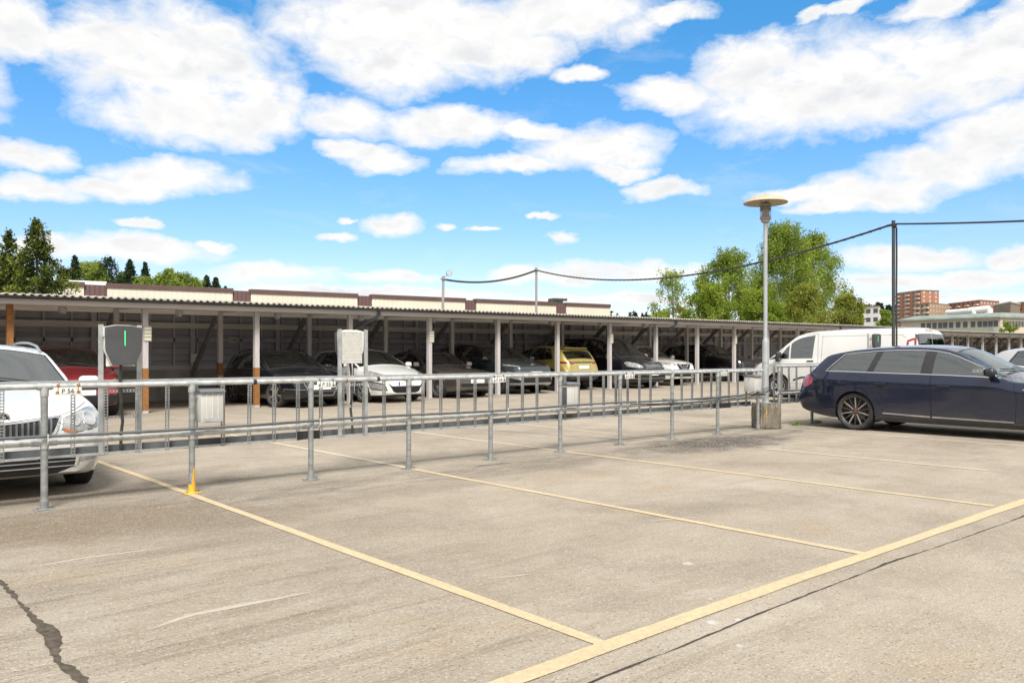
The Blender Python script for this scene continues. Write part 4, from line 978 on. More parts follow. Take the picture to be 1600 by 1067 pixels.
def office():
    zr, zl = 140., 155.
    c = Vector(cam2w((1563 - 800) / 1245 * zr, zr)); l = Vector(cam2w((1408 - 800) / 1245 * zl, zl)); r = Vector(cam2w((1700 - 800) / 1245 * 150, 150.))
    L_ = l - c; R_ = r - c; t = thing('office_building', 'low tan office building with a pale green overhanging roof and a window band', 'building', (c.x, c.y, 0))
    He = CAMH + (556 - 496) * zr / 1245
    q = [Vector((0, 0)), R_, R_ + L_ * .6, L_]
    m = MB(); m.prism([tuple(p) for p in q], 0, He - .05); m.build('wall', M['tan_render'], t, smooth=0, fix=True)
    ctr = sum(q, Vector((0, 0))) / 4
    o1 = [ctr + (p - ctr) * 1.05 for p in q]; o2 = [ctr + (p - ctr) * .86 for p in q]
    m = MB(); vs = [(p.x, p.y, He - .05) for p in o1] + [(p.x, p.y, He + .22) for p in o1] + [(p.x, p.y, He + .95) for p in o2]
    m.add(vs, [(3, 2, 1, 0)] + [(i, (i + 1) % 4, 4 + (i + 1) % 4, 4 + i) for i in range(4)] + [(4 + i, 4 + (i + 1) % 4, 8 + (i + 1) % 4, 8 + i) for i in range(4)] + [(8, 9, 10, 11)])
    m.build('roof', M['green_roof'], t, smooth=0, fix=True)
    def face(vec):
        d = vec.normalized(); n = Vector((d.y, -d.x))
        if n.dot(-c) < 0: n = -n
        return lambda s_, z, off: (d.x * s_ + n.x * off, d.y * s_ + n.y * off, z)
    fl, fr = face(L_), face(R_)
    Lr = L_.length
    windows(t, fl, [Lr * f for f in (.04, .09, .14, .19, .255, .33, .40, .47, .53, .58, .64, .70, .76)], [He - 1.55], .75, 1.0)
    windows(t, fr, [1.0 + k * .82 for k in range(14)], [He - 1.55], .62, 1.0)
    m = MB(); a = [fl(-.3, 0, .2), fl(Lr, 0, .2), fl(Lr, 0, 3.0), fl(-.3, 0, 3.0)]
    m.prism([p[:2] for p in a], 0, He - 1.75); m.build('lower_storey', M['grey_green'], t, smooth=0, fix=True)
    # plant on the roof
    def at(px, z): return Vector(cam2w((px - 800) / 1245 * z, z)) - c
    a, b_ = at(1480, 158), at(1522, 152); zt = CAMH + (556 - 486.5) * 153 / 1245
    m = MB(); m.tube([(a.x, a.y, zt), (b_.x, b_.y, zt + .1)], .55, 14); m.tube([(a.x, a.y, zt), (a.x, a.y, zt - 1.4)], .5, 12); m.tube([(b_.x, b_.y, zt), (b_.x, b_.y, zt - 1.4)], .5, 12)
    a, b_ = at(1515, 153), at(1546, 150); m.tube([(a.x, a.y, zt + .1), (b_.x, b_.y, zt + .3)], .65, 14); m.tube([(b_.x, b_.y, zt + .3), (b_.x, b_.y, zt - 1)], .6, 12)
    m.build('roof_duct', M['white_bldg'], t)
    a, b_ = at(1579, 146), at(1552, 156); d = at(1594, 152); zt = CAMH + (556 - 475) * 150 / 1245
    m = MB(); m.prism([tuple(a), tuple(d), tuple(b_ + d - a), tuple(b_)], He - .2, zt); m.build('plant_room', M['brown_box'], t, smooth=0, fix=True)
    m = MB(); cc = (a + b_ + d + (b_ + d - a)) / 4; m.prism([tuple(cc + (p - cc) * 1.06) for p in (a, d, b_ + d - a, b_)], zt, zt + .22); m.build('plant_room_roof', M['tan_render'], t, smooth=0, fix=True)
office()

# ------------------------------------------------------------------ vegetation
def leaf_mat(name, c1, c2, trans=.35):
    m, nt, b = newmat(name); nt.nodes.remove(b); out = nt.nodes['Material Output']
    at = N(nt, 'ShaderNodeAttribute', attribute_name='tint')
    c = mixc(nt, at.outputs['Fac'], c1, c2)
    df = N(nt, 'ShaderNodeBsdfDiffuse'); tl = N(nt, 'ShaderNodeBsdfTranslucent'); nt.links.new(c, df.inputs[0])
    nt.links.new(mixc(nt, 1.0, c, (1.25, 1.2, .7), 'MULTIPLY'), tl.inputs[0])
    mx = N(nt, 'ShaderNodeMixShader'); mx.inputs[0].default_value = trans; nt.links.new(df.outputs[0], mx.inputs[1]); nt.links.new(tl.outputs[0], mx.inputs[2]); nt.links.new(mx.outputs[0], out.inputs[0])
    return m
LF = dict(birch=leaf_mat('birch leaves', (.145, .21, .042), (.32, .40, .088), .45), maple=leaf_mat('fresh maple leaves', (.145, .215, .032), (.31, .385, .07), .45),
          olive=leaf_mat('olive leaves', (.165, .195, .04), (.31, .34, .08), .45), spruce=leaf_mat('spruce needles', (.03, .052, .018), (.235, .27, .06), .3),
          farspruce=leaf_mat('dark spruce needles', (.022, .042, .022), (.06, .095, .04), .2), far=leaf_mat('distant spring leaves', (.15, .21, .045), (.32, .39, .09), .4), rust=leaf_mat('coppery leaves', (.25, .17, .06), (.36, .22, .09)))
BARK = pbr('grey brown bark', (.13, .11, .09), .9, 0, (.22, .20, .18), 6, (1, 1, .4))
BARKW = pbr('pale birch bark', (.40, .38, .35), .85, 0, (.12, .11, .10), 7, (1, 1, 3), 0, 40, 0, .5, .62)

def leaf_object(name, P, size, tint, mat, parent, flat=0.0, elong=1.5):
    """one small four-sided leaf spray per point"""
    n = len(P); nr = rng.normal(size=(n, 3)); nr[:, 2] += flat; nr /= np.linalg.norm(nr, axis=1)[:, None]
    a = rng.normal(size=(n, 3)); a -= (a * nr).sum(1)[:, None] * nr; a /= np.linalg.norm(a, axis=1)[:, None]; b_ = np.cross(nr, a)
    s = (np.asarray(size) * rng.uniform(.6, 1.35, n))[:, None] * .5
    V = np.empty((n, 4, 3)); V[:, 0] = P - a * s * elong; V[:, 1] = P + b_ * s * .62 + nr * s * .15; V[:, 2] = P + a * s * elong; V[:, 3] = P - b_ * s * .62 + nr * s * .15
    me = bpy.data.meshes.new(name); me.vertices.add(4 * n); me.vertices.foreach_set('co', V.ravel())
    me.loops.add(4 * n); me.loops.foreach_set('vertex_index', np.arange(4 * n, dtype=np.int32))
    me.polygons.add(n); me.polygons.foreach_set('loop_start', np.arange(0, 4 * n, 4, dtype=np.int32)); me.polygons.foreach_set('loop_total', np.full(n, 4, dtype=np.int32))
    at = me.attributes.new('tint', 'FLOAT', 'FACE'); at.data.foreach_set('value', np.clip(tint, 0, 1).astype(np.float32))
    me.materials.append(mat); me.update(calc_edges=True)
    return link(name, me, parent)

def limb(m, a, b_, r0, r1, bend=.1, n=5):
    a, b_ = Vector(a), Vector(b_); L_ = (b_ - a).length; off = Vector((random.gauss(0, bend), random.gauss(0, bend), random.gauss(0, bend * .4))) * L_
    pts = [a.lerp(b_, i / n) + off * math.sin(math.pi * i / n) for i in range(n + 1)]
    m.tube(pts, [r0 + (r1 - r0) * i / n for i in range(n + 1)], 6); return pts

def broadleaf(px, z, ytop, hw, label, mat, n=14000, leaf=.2, ybase=None, lobes=26, droop=.6, bark=BARK, sparse=1.0, name='birch_tree', group='trees behind the carport', base=0., crown_from=.22, cat='tree', lob=.27):
    u, v = px2uv(px, z); H = CAMH + (556 - ytop) * z / 1245 - base; Wd = hw * z / 1245
    t = thing(name, label, cat, (u, v, base), random.uniform(0, 6), group)
    m = MB(); tp = limb(m, (0, 0, 0), (random.gauss(0, .15), random.gauss(0, .15), H * .86), max(.10, H * .016), .03, .015, 8)
    z0 = H * crown_from; cen = []
    for i in range(lobes):
        f = (i + .5) / lobes; hgt = z0 + (H * .97 - z0) * f ** .9
        prof = (math.sin(math.pi * min(1, (hgt - z0 * .6) / (H - z0 * .6)) ** .80)) ** .75
        a = i * 2.399 + random.uniform(-.4, .4); rr = Wd * prof * random.uniform(.35, .95)
        cen.append((rr * math.cos(a), rr * math.sin(a), min(hgt, H * .955), random.uniform(.7, 1.25)))
    cen.append((0, 0, H * .93, .7)); cen.append((Wd * .12, 0, H * .84, .9))
    P = []; T = []; per = n // len(cen)
    for (x, y, hh, sc) in cen:
        k = min(range(len(tp)), key=lambda q: abs(tp[q].z - max(z0 * .7, hh - .35 * math.hypot(x, y) - H * .06)))
        limb(m, tp[k], (x, y, hh), .035 * H / 12 + .012, .008, .10, 4)
        lr = Wd * lob * sc; base_t = random.gauss(.45, .22)
        # sprays: sub clumps inside the lobe, hanging
        ns = random.randint(7, 11)
        for q in range(ns):
            d = rng.normal(size=3); d /= np.linalg.norm(d); cc = np.array((x, y, hh)) + d * lr * np.array((1, 1, .8)) * rng.uniform(.35, 1.25)
            kk = int(per / ns * rng.uniform(.5, 1.5) * sc * sparse)
            pts = rng.normal(size=(kk, 3)) * np.array((.30, .30, .30)) * lr * .85
            hang = rng.exponential(droop * lr * .55, kk); pts[:, 2] -= hang; pts[:, :2] *= (1 - .35 * np.clip(hang / (lr + 1e-6), 0, 1))[:, None]
            P.append(cc + pts); T.append(rng.normal(base_t + rng.normal(0, .13), .16, kk))
    P = np.concatenate(P); T = np.concatenate(T); ok = (P[:, 2] > .4) & (P[:, 2] < H * 1.005); P, T = P[ok], T[ok]
    m.build('trunk', bark, t, smooth=60)
    leaf_object('crown', P, leaf, T, mat, t)
    return t

def spruce(px, z, ytop, hw, label, mat, n_br=70, leaf=.16, base=0., per=130, group='spruce trees', name='spruce_tree', droop=.25, irregular=.25, bottom=.1, tight=1.0, pw=.78, up0=.30, dens=1.25):
    u, v = px2uv(px, z); H = CAMH + (556 - ytop) * z / 1245 - base; Wd = hw * z / 1245
    t = thing(name, label, 'tree', (u, v, base), random.uniform(0, 6), group)
    m = MB(); m.tube([(0, 0, 0), (.02, .01, H * .5), (0, 0, H * .985)], [H * .018 + .03, H * .01 + .015, .01], 7)
    P = []; T = []
    for i in range(n_br):
        f = 1 - ((i + .5) / n_br) ** dens; hgt = H * (bottom + (1 - bottom) * f)
        L_ = Wd * (1 - f) ** pw * random.uniform(1 - irregular, 1 + irregular * .5) + .05 * Wd
        a = i * 2.399 + random.uniform(-.5, .5); up = up0 * f - droop * (1 - f)
        tip = Vector((L_ * math.cos(a), L_ * math.sin(a), hgt + L_ * up)); st = Vector((0, 0, hgt))
        pts = limb(m, st, tip, .02 * H / 10 + .006, .004, .05, 4)
        k = max(18, int(per * (L_ / Wd + .12)))
        tt = rng.uniform(.12, 1.0, k) ** .75
        axis = np.array([st.lerp(tip, x) for x in tt]); axis[:, 2] += .12 * L_ * np.sin(tt * math.pi)
        wid = (L_ * .26 * (1.05 - tt) + .035 * Wd) * tight
        side = np.array((-math.sin(a), math.cos(a), 0)); off = rng.normal(size=k)
        pts_ = axis + side * (off * wid * .8)[:, None] + rng.normal(size=(k, 3)) * Wd * .025; pts_[:, 2] -= np.abs(off) * wid * .25 + rng.exponential(.035 * Wd, k)
        P.append(pts_); T.append(rng.normal(.12 + .55 * tt ** 3 * random.uniform(.3, 1.3), .15, k))
    P.append(np.stack([rng.normal(0, .02 * Wd, 40), rng.normal(0, .02 * Wd, 40), H * rng.uniform(.93, 1.0, 40)], 1)); T.append(rng.normal(.2, .1, 40))
    m.build('trunk', BARK, t, smooth=60)
    leaf_object('crown', np.concatenate(P), leaf, np.concatenate(T), mat, t, .7, 1.7)
    return t

# trees right of centre
G1 = 'broadleaved trees behind the carport'
broadleaf(1050, 60, 418, 38, 'slender young birch with sparse leaves, left of the main birch group', LF['birch'], 4600, .11, None, 22, .5, BARK, 1.0, 'birch_tree', G1, 0, .42)
broadleaf(1135, 64, 388, 55, 'rounded birch left of the lamp post', LF['birch'], 30000, .13, None, 40, .8, BARKW, 1, 'birch_tree', G1)
broadleaf(1220, 70, 344, 58, 'tallest birch, right behind the lamp pole', LF['birch'], 44000, .13, None, 56, 1.0, BARKW, 1, 'birch_tree', G1)
broadleaf(1268, 73, 358, 56, 'birch on the right shoulder of the tallest one', LF['birch'], 34000, .13, None, 48, 1.0, BARKW, 1, 'birch_tree', G1)
broadleaf(1322, 62, 458, 36, 'low olive green tree beside the white building', LF['olive'], 15000, .12, None, 24, .5, BARK, 1, 'leafy_tree', G1)
broadleaf(1105, 57, 440, 44, 'bright green bushy maple under the left birch', LF['maple'], 17000, .125, None, 26, .3, BARK, 1, 'maple_tree', G1)
broadleaf(1188, 56, 450, 46, 'bright green bushy maple in front of the tallest birch', LF['maple'], 18000, .125, None, 26, .3, BARK, 1, 'maple_tree', G1)
broadleaf(1255, 58, 444, 50, 'olive green tree in front of the birches, above the van bonnet', LF['olive'], 18000, .12, None, 28, .5, BARK, 1, 'leafy_tree', G1)
broadleaf(1066, 66, 478, 24, 'low coppery leaved bush under the young birch', LF['rust'], 3500, .13, None, 12, .3, BARK, 1, 'copper_bush', G1, cat='bush')
broadleaf(1040, 75, 482, 26, 'low pale green bush behind the young birch', LF['far'], 4000, .15, None, 12, .3, BARK, 1, 'green_bush', G1, cat='bush')
broadleaf(1384, 120, 484, 20, 'small round tree beside the dark pole', LF['far'], 7000, .24, None, 16, .3, BARK, 1, 'leafy_tree', G1)
broadleaf(1345, 105, 488, 14, 'small tree in front of the white block', LF['olive'], 3500, .22, None, 10, .3, BARK, 1, 'leafy_tree', G1)
broadleaf(1575, 118, 503, 22, 'pale bush in front of the office building', LF['far'], 3500, .22, None, 10, .2, BARK, 1, 'green_bush', G1, cat='bush')
# big spruce on the left
spruce(58, 46, 344, 110, 'big ragged spruce with yellow green tips at the left edge', LF['spruce'], 66, .14, 0, 360, droop=.06, irregular=.5, bottom=.2, tight=.40, pw=1.25, up0=.6, dens=.95)
spruce(14, 48, 362, 80, 'second ragged spruce top leaning out left of the big one', LF['spruce'], 46, .14, 0, 300, droop=.06, irregular=.5, bottom=.3, tight=.40, pw=1.25, up0=.6, dens=.95)
spruce(-45, 52, 372, 50, 'ragged spruce partly cut off by the left edge', LF['spruce'], 70, .16, 0, 300, droop=.1, irregular=.5, bottom=.2, tight=.6, pw=.95, up0=.5)
broadleaf(14, 50, 398, 34, 'yellow green leafy tree between the spruces at the left edge', LF['maple'], 14000, .13, None, 24, .4, BARK, 1, 'leafy_tree', 'trees beyond the cream building')
# wooded rise beyond the cream building
def rise(cx, z, rx, rz, h, nm='hill'):
    u, v = px2uv(cx, z); m = MB(); n = 20; vs = []
    for i in range(n + 1):
        for j in range(n + 1):
            a = -1 + 2 * i / n; b_ = -1 + 2 * j / n; q = max(0, 1 - a * a) * max(0, 1 - b_ * b_)
            x, y = cam2w(a * rx, b_ * rz); vs.append((u + x, v + y, h * q ** .8 - .3))
    m.add(vs, [(i * (n + 1) + j, (i + 1) * (n + 1) + j, (i + 1) * (n + 1) + j + 1, i * (n + 1) + j + 1) for i in range(n) for j in range(n)])
    tag(m.build(nm, pbr('rough grass', (.07, .10, .03), .95, 0, (.11, .13, .045), .3), smooth=60), kind='structure')
rise(190, 160, 70, 42, 11.5)
for (px, z, yt, hw, kind, lab) in ((117, 150, 400, 9, 's', 'narrow dark spruce beside the big ragged one'), (135, 152, 408, 18, 'd', 'pale leafy tree right of the narrow spruce'), (150, 148, 418, 16, 'd', 'low leafy tree above the maroon panel'),
        (170, 150, 403, 22, 's', 'broad spruce in the middle of the far wood'), (152, 156, 408, 14, 'd', 'leafy tree left of the broad spruce'), (192, 153, 425, 16, 'd', 'leafy tree right of the broad spruce'), (203, 150, 406, 10, 's', 'slim dark spruce right of the middle of the wood'),
        (227, 152, 410, 8, 's', 'thin spruce with gaps in its crown'), (215, 150, 432, 15, 'd', 'low leafy tree between the two slim spruces'), (233, 146, 432, 14, 'd', 'leafy tree in front of the thin spruce'), (262, 152, 419, 17, 'd', 'tall leafy tree near the right end of the wood'), (250, 148, 428, 13, 'd', 'round leafy tree left of the tall one'),
        (286, 150, 425, 14, 'd', 'leafy tree with a notched top at the right of the wood'), (305, 150, 433, 12, 'd', 'last leafy tree before the pair of spruces'), (323, 152, 431, 8, 's', 'left spruce of the pair at the end of the wood'), (337, 152, 434, 8, 's', 'right spruce of the pair at the end of the wood'), (352, 160, 448, 4, 's', 'tiny spruce tip at the very end of the wood'), (276, 146, 436, 12, 'd', 'low leafy tree above the cream wall'), (100, 150, 420, 16, 'd', 'leafy tree half hidden by the big spruce')):
    base = 5.0 if kind == 's' else 4.0
    if kind == 's': spruce(px, z, yt, hw * 3.4, lab, LF['farspruce'], 80, .30, base, 120, 'far trees beyond the cream building', irregular=.35, droop=.12, pw=.9)
    else: broadleaf(px, z, yt, hw * 2.0, lab, LF['far'], 10000, .30, None, 34, .3, BARK, 1, 'leafy_tree', 'far trees beyond the cream building', base, .02)
# low far wood on the horizon
m_pts = []; m_t = []
for k in range(150):
    px = random.choice((random.uniform(940, 1030), random.uniform(1335, 1380), random.uniform(1385, 1400), random.uniform(-200, 1900)))
    z = 700; u, v = px2uv(px, z); top = (random.uniform(487, 496) if px < 1100 else random.uniform(473, 480) if px < 1381 else random.uniform(477, 484)) if (940 < px < 1030 or 1335 < px < 1400) else random.uniform(498, 510)
    H = CAMH + (556 - top) * z / 1245; w_ = random.uniform(2, 4.5); kk = 90; f = rng.uniform(0, 1, kk)
    a = rng.uniform(0, 6.28, kk); rr = w_ * (1 - f) ** .7 * rng.uniform(.3, 1, kk)
    m_pts.append(np.stack([u + rr * np.cos(a), v + rr * np.sin(a), H * (.35 + .65 * f)], 1)); m_t.append(rng.normal(.4, .3, kk))
for k in range(420):            # unseen trees added round the horizon as a dark band for car reflections
    b_ = random.uniform(R(48), R(312)); z = random.uniform(90, 150); th = math.atan2(FY, FX) - b_; u, v = z * math.cos(th), z * math.sin(th)
    H = random.uniform(5, 11) if math.sin(k * .37) > -.3 else random.uniform(9, 16); w_ = random.uniform(2.5, 5); kk = 110; f = rng.uniform(0, 1, kk); a = rng.uniform(0, 6.28, kk); rr = w_ * np.sqrt(1 - f * .9) * rng.uniform(.2, 1, kk)
    m_pts.append(np.stack([u + rr * np.cos(a), v + rr * np.sin(a), H * f], 1)); m_t.append(rng.normal(.5, .3, kk))
o = leaf_object('far_wood_and_added_ring', np.concatenate(m_pts), 2.6, np.concatenate(m_t), LF['farspruce'], None); tag(o, kind='stuff')
# weeds at the foot of the railing
for (px, lab) in ((1243, 'small weed tuft left of the railing foot by the dark estate car'), (1277, 'small weed tuft right of the railing foot by the dark estate car')):
    u = at_v(px, FV); P = rng.normal(size=(60, 3)) * np.array((.05, .04, .015)); P[:, 2] = np.abs(P[:, 2]) + .01
    o = leaf_object('weed', P, .035, rng.uniform(0, .5, 60), LF['maple'], None); o.location = (u, FV, g(u, FV)); tag(o, lab, 'weed', 'weeds by the railing')
# ------------------------------------------------------------------ cars
def chaikin(pts, n=2):
    for _ in range(n):
        q = [pts[0]]
        for a, b_ in zip(pts[:-1], pts[1:]):
            q.append((a[0] * .75 + b_[0] * .25, a[1] * .75 + b_[1] * .25)); q.append((a[0] * .25 + b_[0] * .75, a[1] * .25 + b_[1] * .75))
        q.append(pts[-1]); pts = q
    return pts
def inset(poly, d):
    n = len(poly); A = sum(poly[i][0] * poly[(i + 1) % n][1] - poly[(i + 1) % n][0] * poly[i][1] for i in range(n)); sg = 1 if A > 0 else -1
    out = []
    for i in range(n):
        p, q, r = Vector(poly[i - 1]), Vector(poly[i]), Vector(poly[(i + 1) % n])
        e1, e2 = (q - p).normalized(), (r - q).normalized()
        n1, n2 = Vector((-e1.y, e1.x)) * sg, Vector((-e2.y, e2.x)) * sg
        k = n1 + n2; den = max(.35, 1 + n1.dot(n2)); out.append(tuple(q + k * (d / den)))
    return out
def inside(poly, x, y):
    r = False; n = len(poly); j = n - 1
    for i in range(n):
        xi, yi = poly[i]; xj, yj = poly[j]
        if (yi > y) != (yj > y) and x < (xj - xi) * (y - yi) / (yj - yi) + xi: r = not r
        j = i
    return r

class Body:
    """car shell lofted from side profile (d from the nose), belt, floor and plan curves; +X is forward"""
    def __init__(s, sp):
        s.sp = sp; s.L = sp['L']; s.W = sp['W'] / 2
        f = lambda k, n: (lambda P: (np.array([p[0] for p in P]), np.array([p[1] for p in P])))(chaikin(sp[k], n))
        s.top = f('top', 2); s.belt = f('belt', 2); s.bot = f('bot', 1); s.plan = f('plan', 2); s.crown = f('crown', 1)
        s.tum = sp.get('tumble', .36)
        L = s.L
        ds = np.unique(np.round(np.concatenate([np.linspace(0, .12, 5), np.linspace(.12, .55, 9), np.linspace(.55, L - .55, int((L - 1.1) / .07)), np.linspace(L - .55, L - .10, 9), np.linspace(L - .10, L, 5)]), 4))
        bm = s.bm = bmesh.new(); rings = []
        for d in ds: rings.append(s.ring(d))
        # closed nose and tail: shrinking rings
        def cap(d, sgn):
            base = s.ring(d); zs = [p[1] for p in base]; zm = (min(zs) + max(zs)) / 2; out = []
            for k, q in ((.86, .006), (.62, .013), (.36, .018), (.12, .02)): out.append([(p[0] * k, zm + (p[1] - zm) * k, s.L / 2 - d + sgn * q) for p in base])
            return out
        A = [[(y, z, s.L / 2 - d) for y, z in r] for d, r in zip(ds, rings)]
        A = cap(0, 1)[::-1] + A + cap(L, -1)
        n = len(A[0]); V = [[bm.verts.new((x, y, z)) for y, z, x in r] for r in A]
        for i in range(len(V) - 1):
            for j in range(n):
                j2 = (j + 1) % n
                bm.faces.new((V[i][j], V[i][j2], V[i + 1][j2], V[i + 1][j]))
        bm.faces.new(V[0][::-1]); bm.faces.new(V[-1])
        bmesh.ops.recalc_face_normals(bm, faces=bm.faces[:])
        bm.normal_update()
        s.reg = bm.faces.layers.int.new('reg'); s.names = {}
        s.bvh = BVHTree.FromBMesh(bm)
    def val(s, c, d): return float(np.interp(d, c[0], c[1]))
    def dims(s, d):
        zt = s.val(s.top, d); w = s.val(s.plan, d) * s.W; zb = s.val(s.bot, d); cr = s.val(s.crown, d)
        zs = min(s.val(s.belt, d), zt - cr - .012); zb = min(zb, zs - .05)
        gh = zt - cr - zs; wr = w * .965 - s.tum * gh - .012
        return zt, w, zb, cr, zs, gh, max(.1, wr)
    def ring(s, d):
        zt, w, zb, cr, zs, gh, wr = s.dims(d); h = zs - zb
        sk = s.sp.get('crease', .0)
        half = [(0, zb), (.5 * w, zb), (.85 * w, zb), (.925 * w, zb + .02), (.962 * w, zb + min(.12, h * .25)), (.982 * w, zb + .34 * h), (.994 * w, zb + .52 * h), (1.0 * w, zb + .68 * h), ((1.0 + sk) * w, zb + .80 * h), ((.992 + sk) * w, zb + .86 * h), (.982 * w, zb + .94 * h), (.965 * w, zs)]
        ze = zt - cr
        for t in (.12, .3, .5, .7, .86, .95):
            half.append((.965 * w + (wr - .965 * w) * t + .018 * math.sin(math.pi * t) * min(1, gh / .3), zs + (ze - zs) * t))
        for k in (.985, .93, .84, .70, .52, .34, .17): half.append((wr * k, zt - cr * k * k + cr * .0))
        half.append((0, zt))
        return half + [(-y, z) for y, z in half[-2:0:-1]]
    def z_edge(s, d):
        zt, w, zb, cr, zs, gh, wr = s.dims(d); return zt - cr
    # -------------------------------------------------- cutting regions out of the shell
    def cut(s, poly, ax, test, rid, over=False):
        bm = s.bm; a, b_ = ((0, 2) if ax == 'y' else (1, 2) if ax == 'x' else (0, 1))
        x0, x1 = min(p[0] for p in poly), max(p[0] for p in poly); y0, y1 = min(p[1] for p in poly), max(p[1] for p in poly)
        cand = []
        for f in bm.faces:
            xs = [v.co[a] for v in f.verts]; ys = [v.co[b_] for v in f.verts]
            if max(xs) < x0 or min(xs) > x1 or max(ys) < y0 or min(ys) > y1: continue
            if test(f.calc_center_median(), f.normal): cand.append(f)
        cand = set(cand); n = len(poly)
        for i in range(n):
            p, q = poly[i], poly[(i + 1) % n]; dx, dy = q[0] - p[0], q[1] - p[1]
            if abs(dx) + abs(dy) < 1e-6: continue
            no = [0, 0, 0]; no[a] = -dy; no[b_] = dx; pc = [0, 0, 0]; pc[a] = p[0]; pc[b_] = p[1]
            ln = math.hypot(dx, dy); lo = (min(p[0], q[0]) - .002, max(p[0], q[0]) + .002, min(p[1], q[1]) - .002, max(p[1], q[1]) + .002)
            sel = []
            for f in cand:
                xs = [v.co[a] for v in f.verts]; ys = [v.co[b_] for v in f.verts]
                if max(xs) < lo[0] or min(xs) > lo[1] or max(ys) < lo[2] or min(ys) > lo[3]: continue
                ds = [((x - p[0]) * -dy + (y - p[1]) * dx) / ln for x, y in zip(xs, ys)]
                if max(ds) > 1e-5 and min(ds) < -1e-5: sel.append(f)
            if not sel: continue
            geom = set(sel)
            for f in sel: geom.update(f.edges); geom.update(f.verts)
            r = bmesh.ops.bisect_plane(bm, geom=list(geom), dist=1e-6, plane_co=pc, plane_no=no)
            cand = {f for f in cand if f.is_valid}
            cand.update(f for f in r['geom'] if isinstance(f, bmesh.types.BMFace) and f.is_valid)
        for f in cand:
            c = f.calc_center_median()
            if (over or f[s.reg] == 0) and test(c, f.normal) and inside(poly, c[a], c[b_]): f[s.reg] = rid
    def side(s, sg, inner=.40):
        return lambda c, n: c.y * sg > s.W * inner and n.y * sg > .2
    def ray(s, ax, p, q, sg):
        if ax == 'y': o, d = Vector((p, 3 * sg, q)), Vector((0, -sg, 0))
        elif ax == 'x': o, d = Vector((5 * sg, p, q)), Vector((-sg, 0, 0))
        else: o, d = Vector((p, q, 4)), Vector((0, 0, -1))
        h = s.bvh.ray_cast(o, d); return (h[0], h[1]) if h[0] is not None else (None, None)
    def ribbon(s, m, pts, w, th, ax='y', sg=1, mat=None, step=.04, close=False, lift=0):
        if close: pts = list(pts) + [pts[0]]
        Q = []
        for p, q in zip(pts[:-1], pts[1:]):
            k = max(1, int(math.hypot(q[0] - p[0], q[1] - p[1]) / step))
            for i in range(k): Q.append((p[0] + (q[0] - p[0]) * i / k, p[1] + (q[1] - p[1]) * i / k))
        Q.append(pts[-1]); H = []
        for p in Q:
            h, nn = s.ray(ax, p[0], p[1], sg)
            if h is not None:
                out = Vector((0, sg, 0)) if ax == 'y' else Vector((sg, 0, 0)) if ax == 'x' else Vector((0, 0, 1))
                if nn.dot(out) < 0: nn = -nn
                H.append((h, nn))
        k = len(H)
        if k < 2: return
        vs = []
        for i, (h, nn) in enumerate(H):
            d = (H[min(i + 1, k - 1)][0] - H[max(i - 1, 0)][0])
            if d.length < 1e-6: d = Vector((1, 0, 0))
            t = d.normalized().cross(nn).normalized() * (w / 2); b0 = h - nn * .003 + nn * lift; b1 = h + nn * (th + lift)
            vs += [b0 - t, b1 - t * .8, b1 + t * .8, b0 + t]
        fs = [(4 * i + j, 4 * i + j + 1, 4 * i + 4 + j + 1, 4 * i + 4 + j) for i in range(k - 1) for j in range(3)]
        m.add(vs, fs, mat)
    def extract(s, rid, name, mat, parent, push=0.0, thick=0):
        fs = [f for f in s.bm.faces if f[s.reg] == rid]
        if not fs: return None
        idx = {}; vs = []; F = []
        for f in fs:
            q = []
            for v in f.verts:
                if v.index not in idx or True:
                    k = v
                    if k not in idx: idx[k] = len(vs); vs.append(v.co + v.normal * push)
                    q.append(idx[k])
            F.append(q)
        m = MB(); m.add(vs, F); return m.build(name, mat, parent, smooth=40)

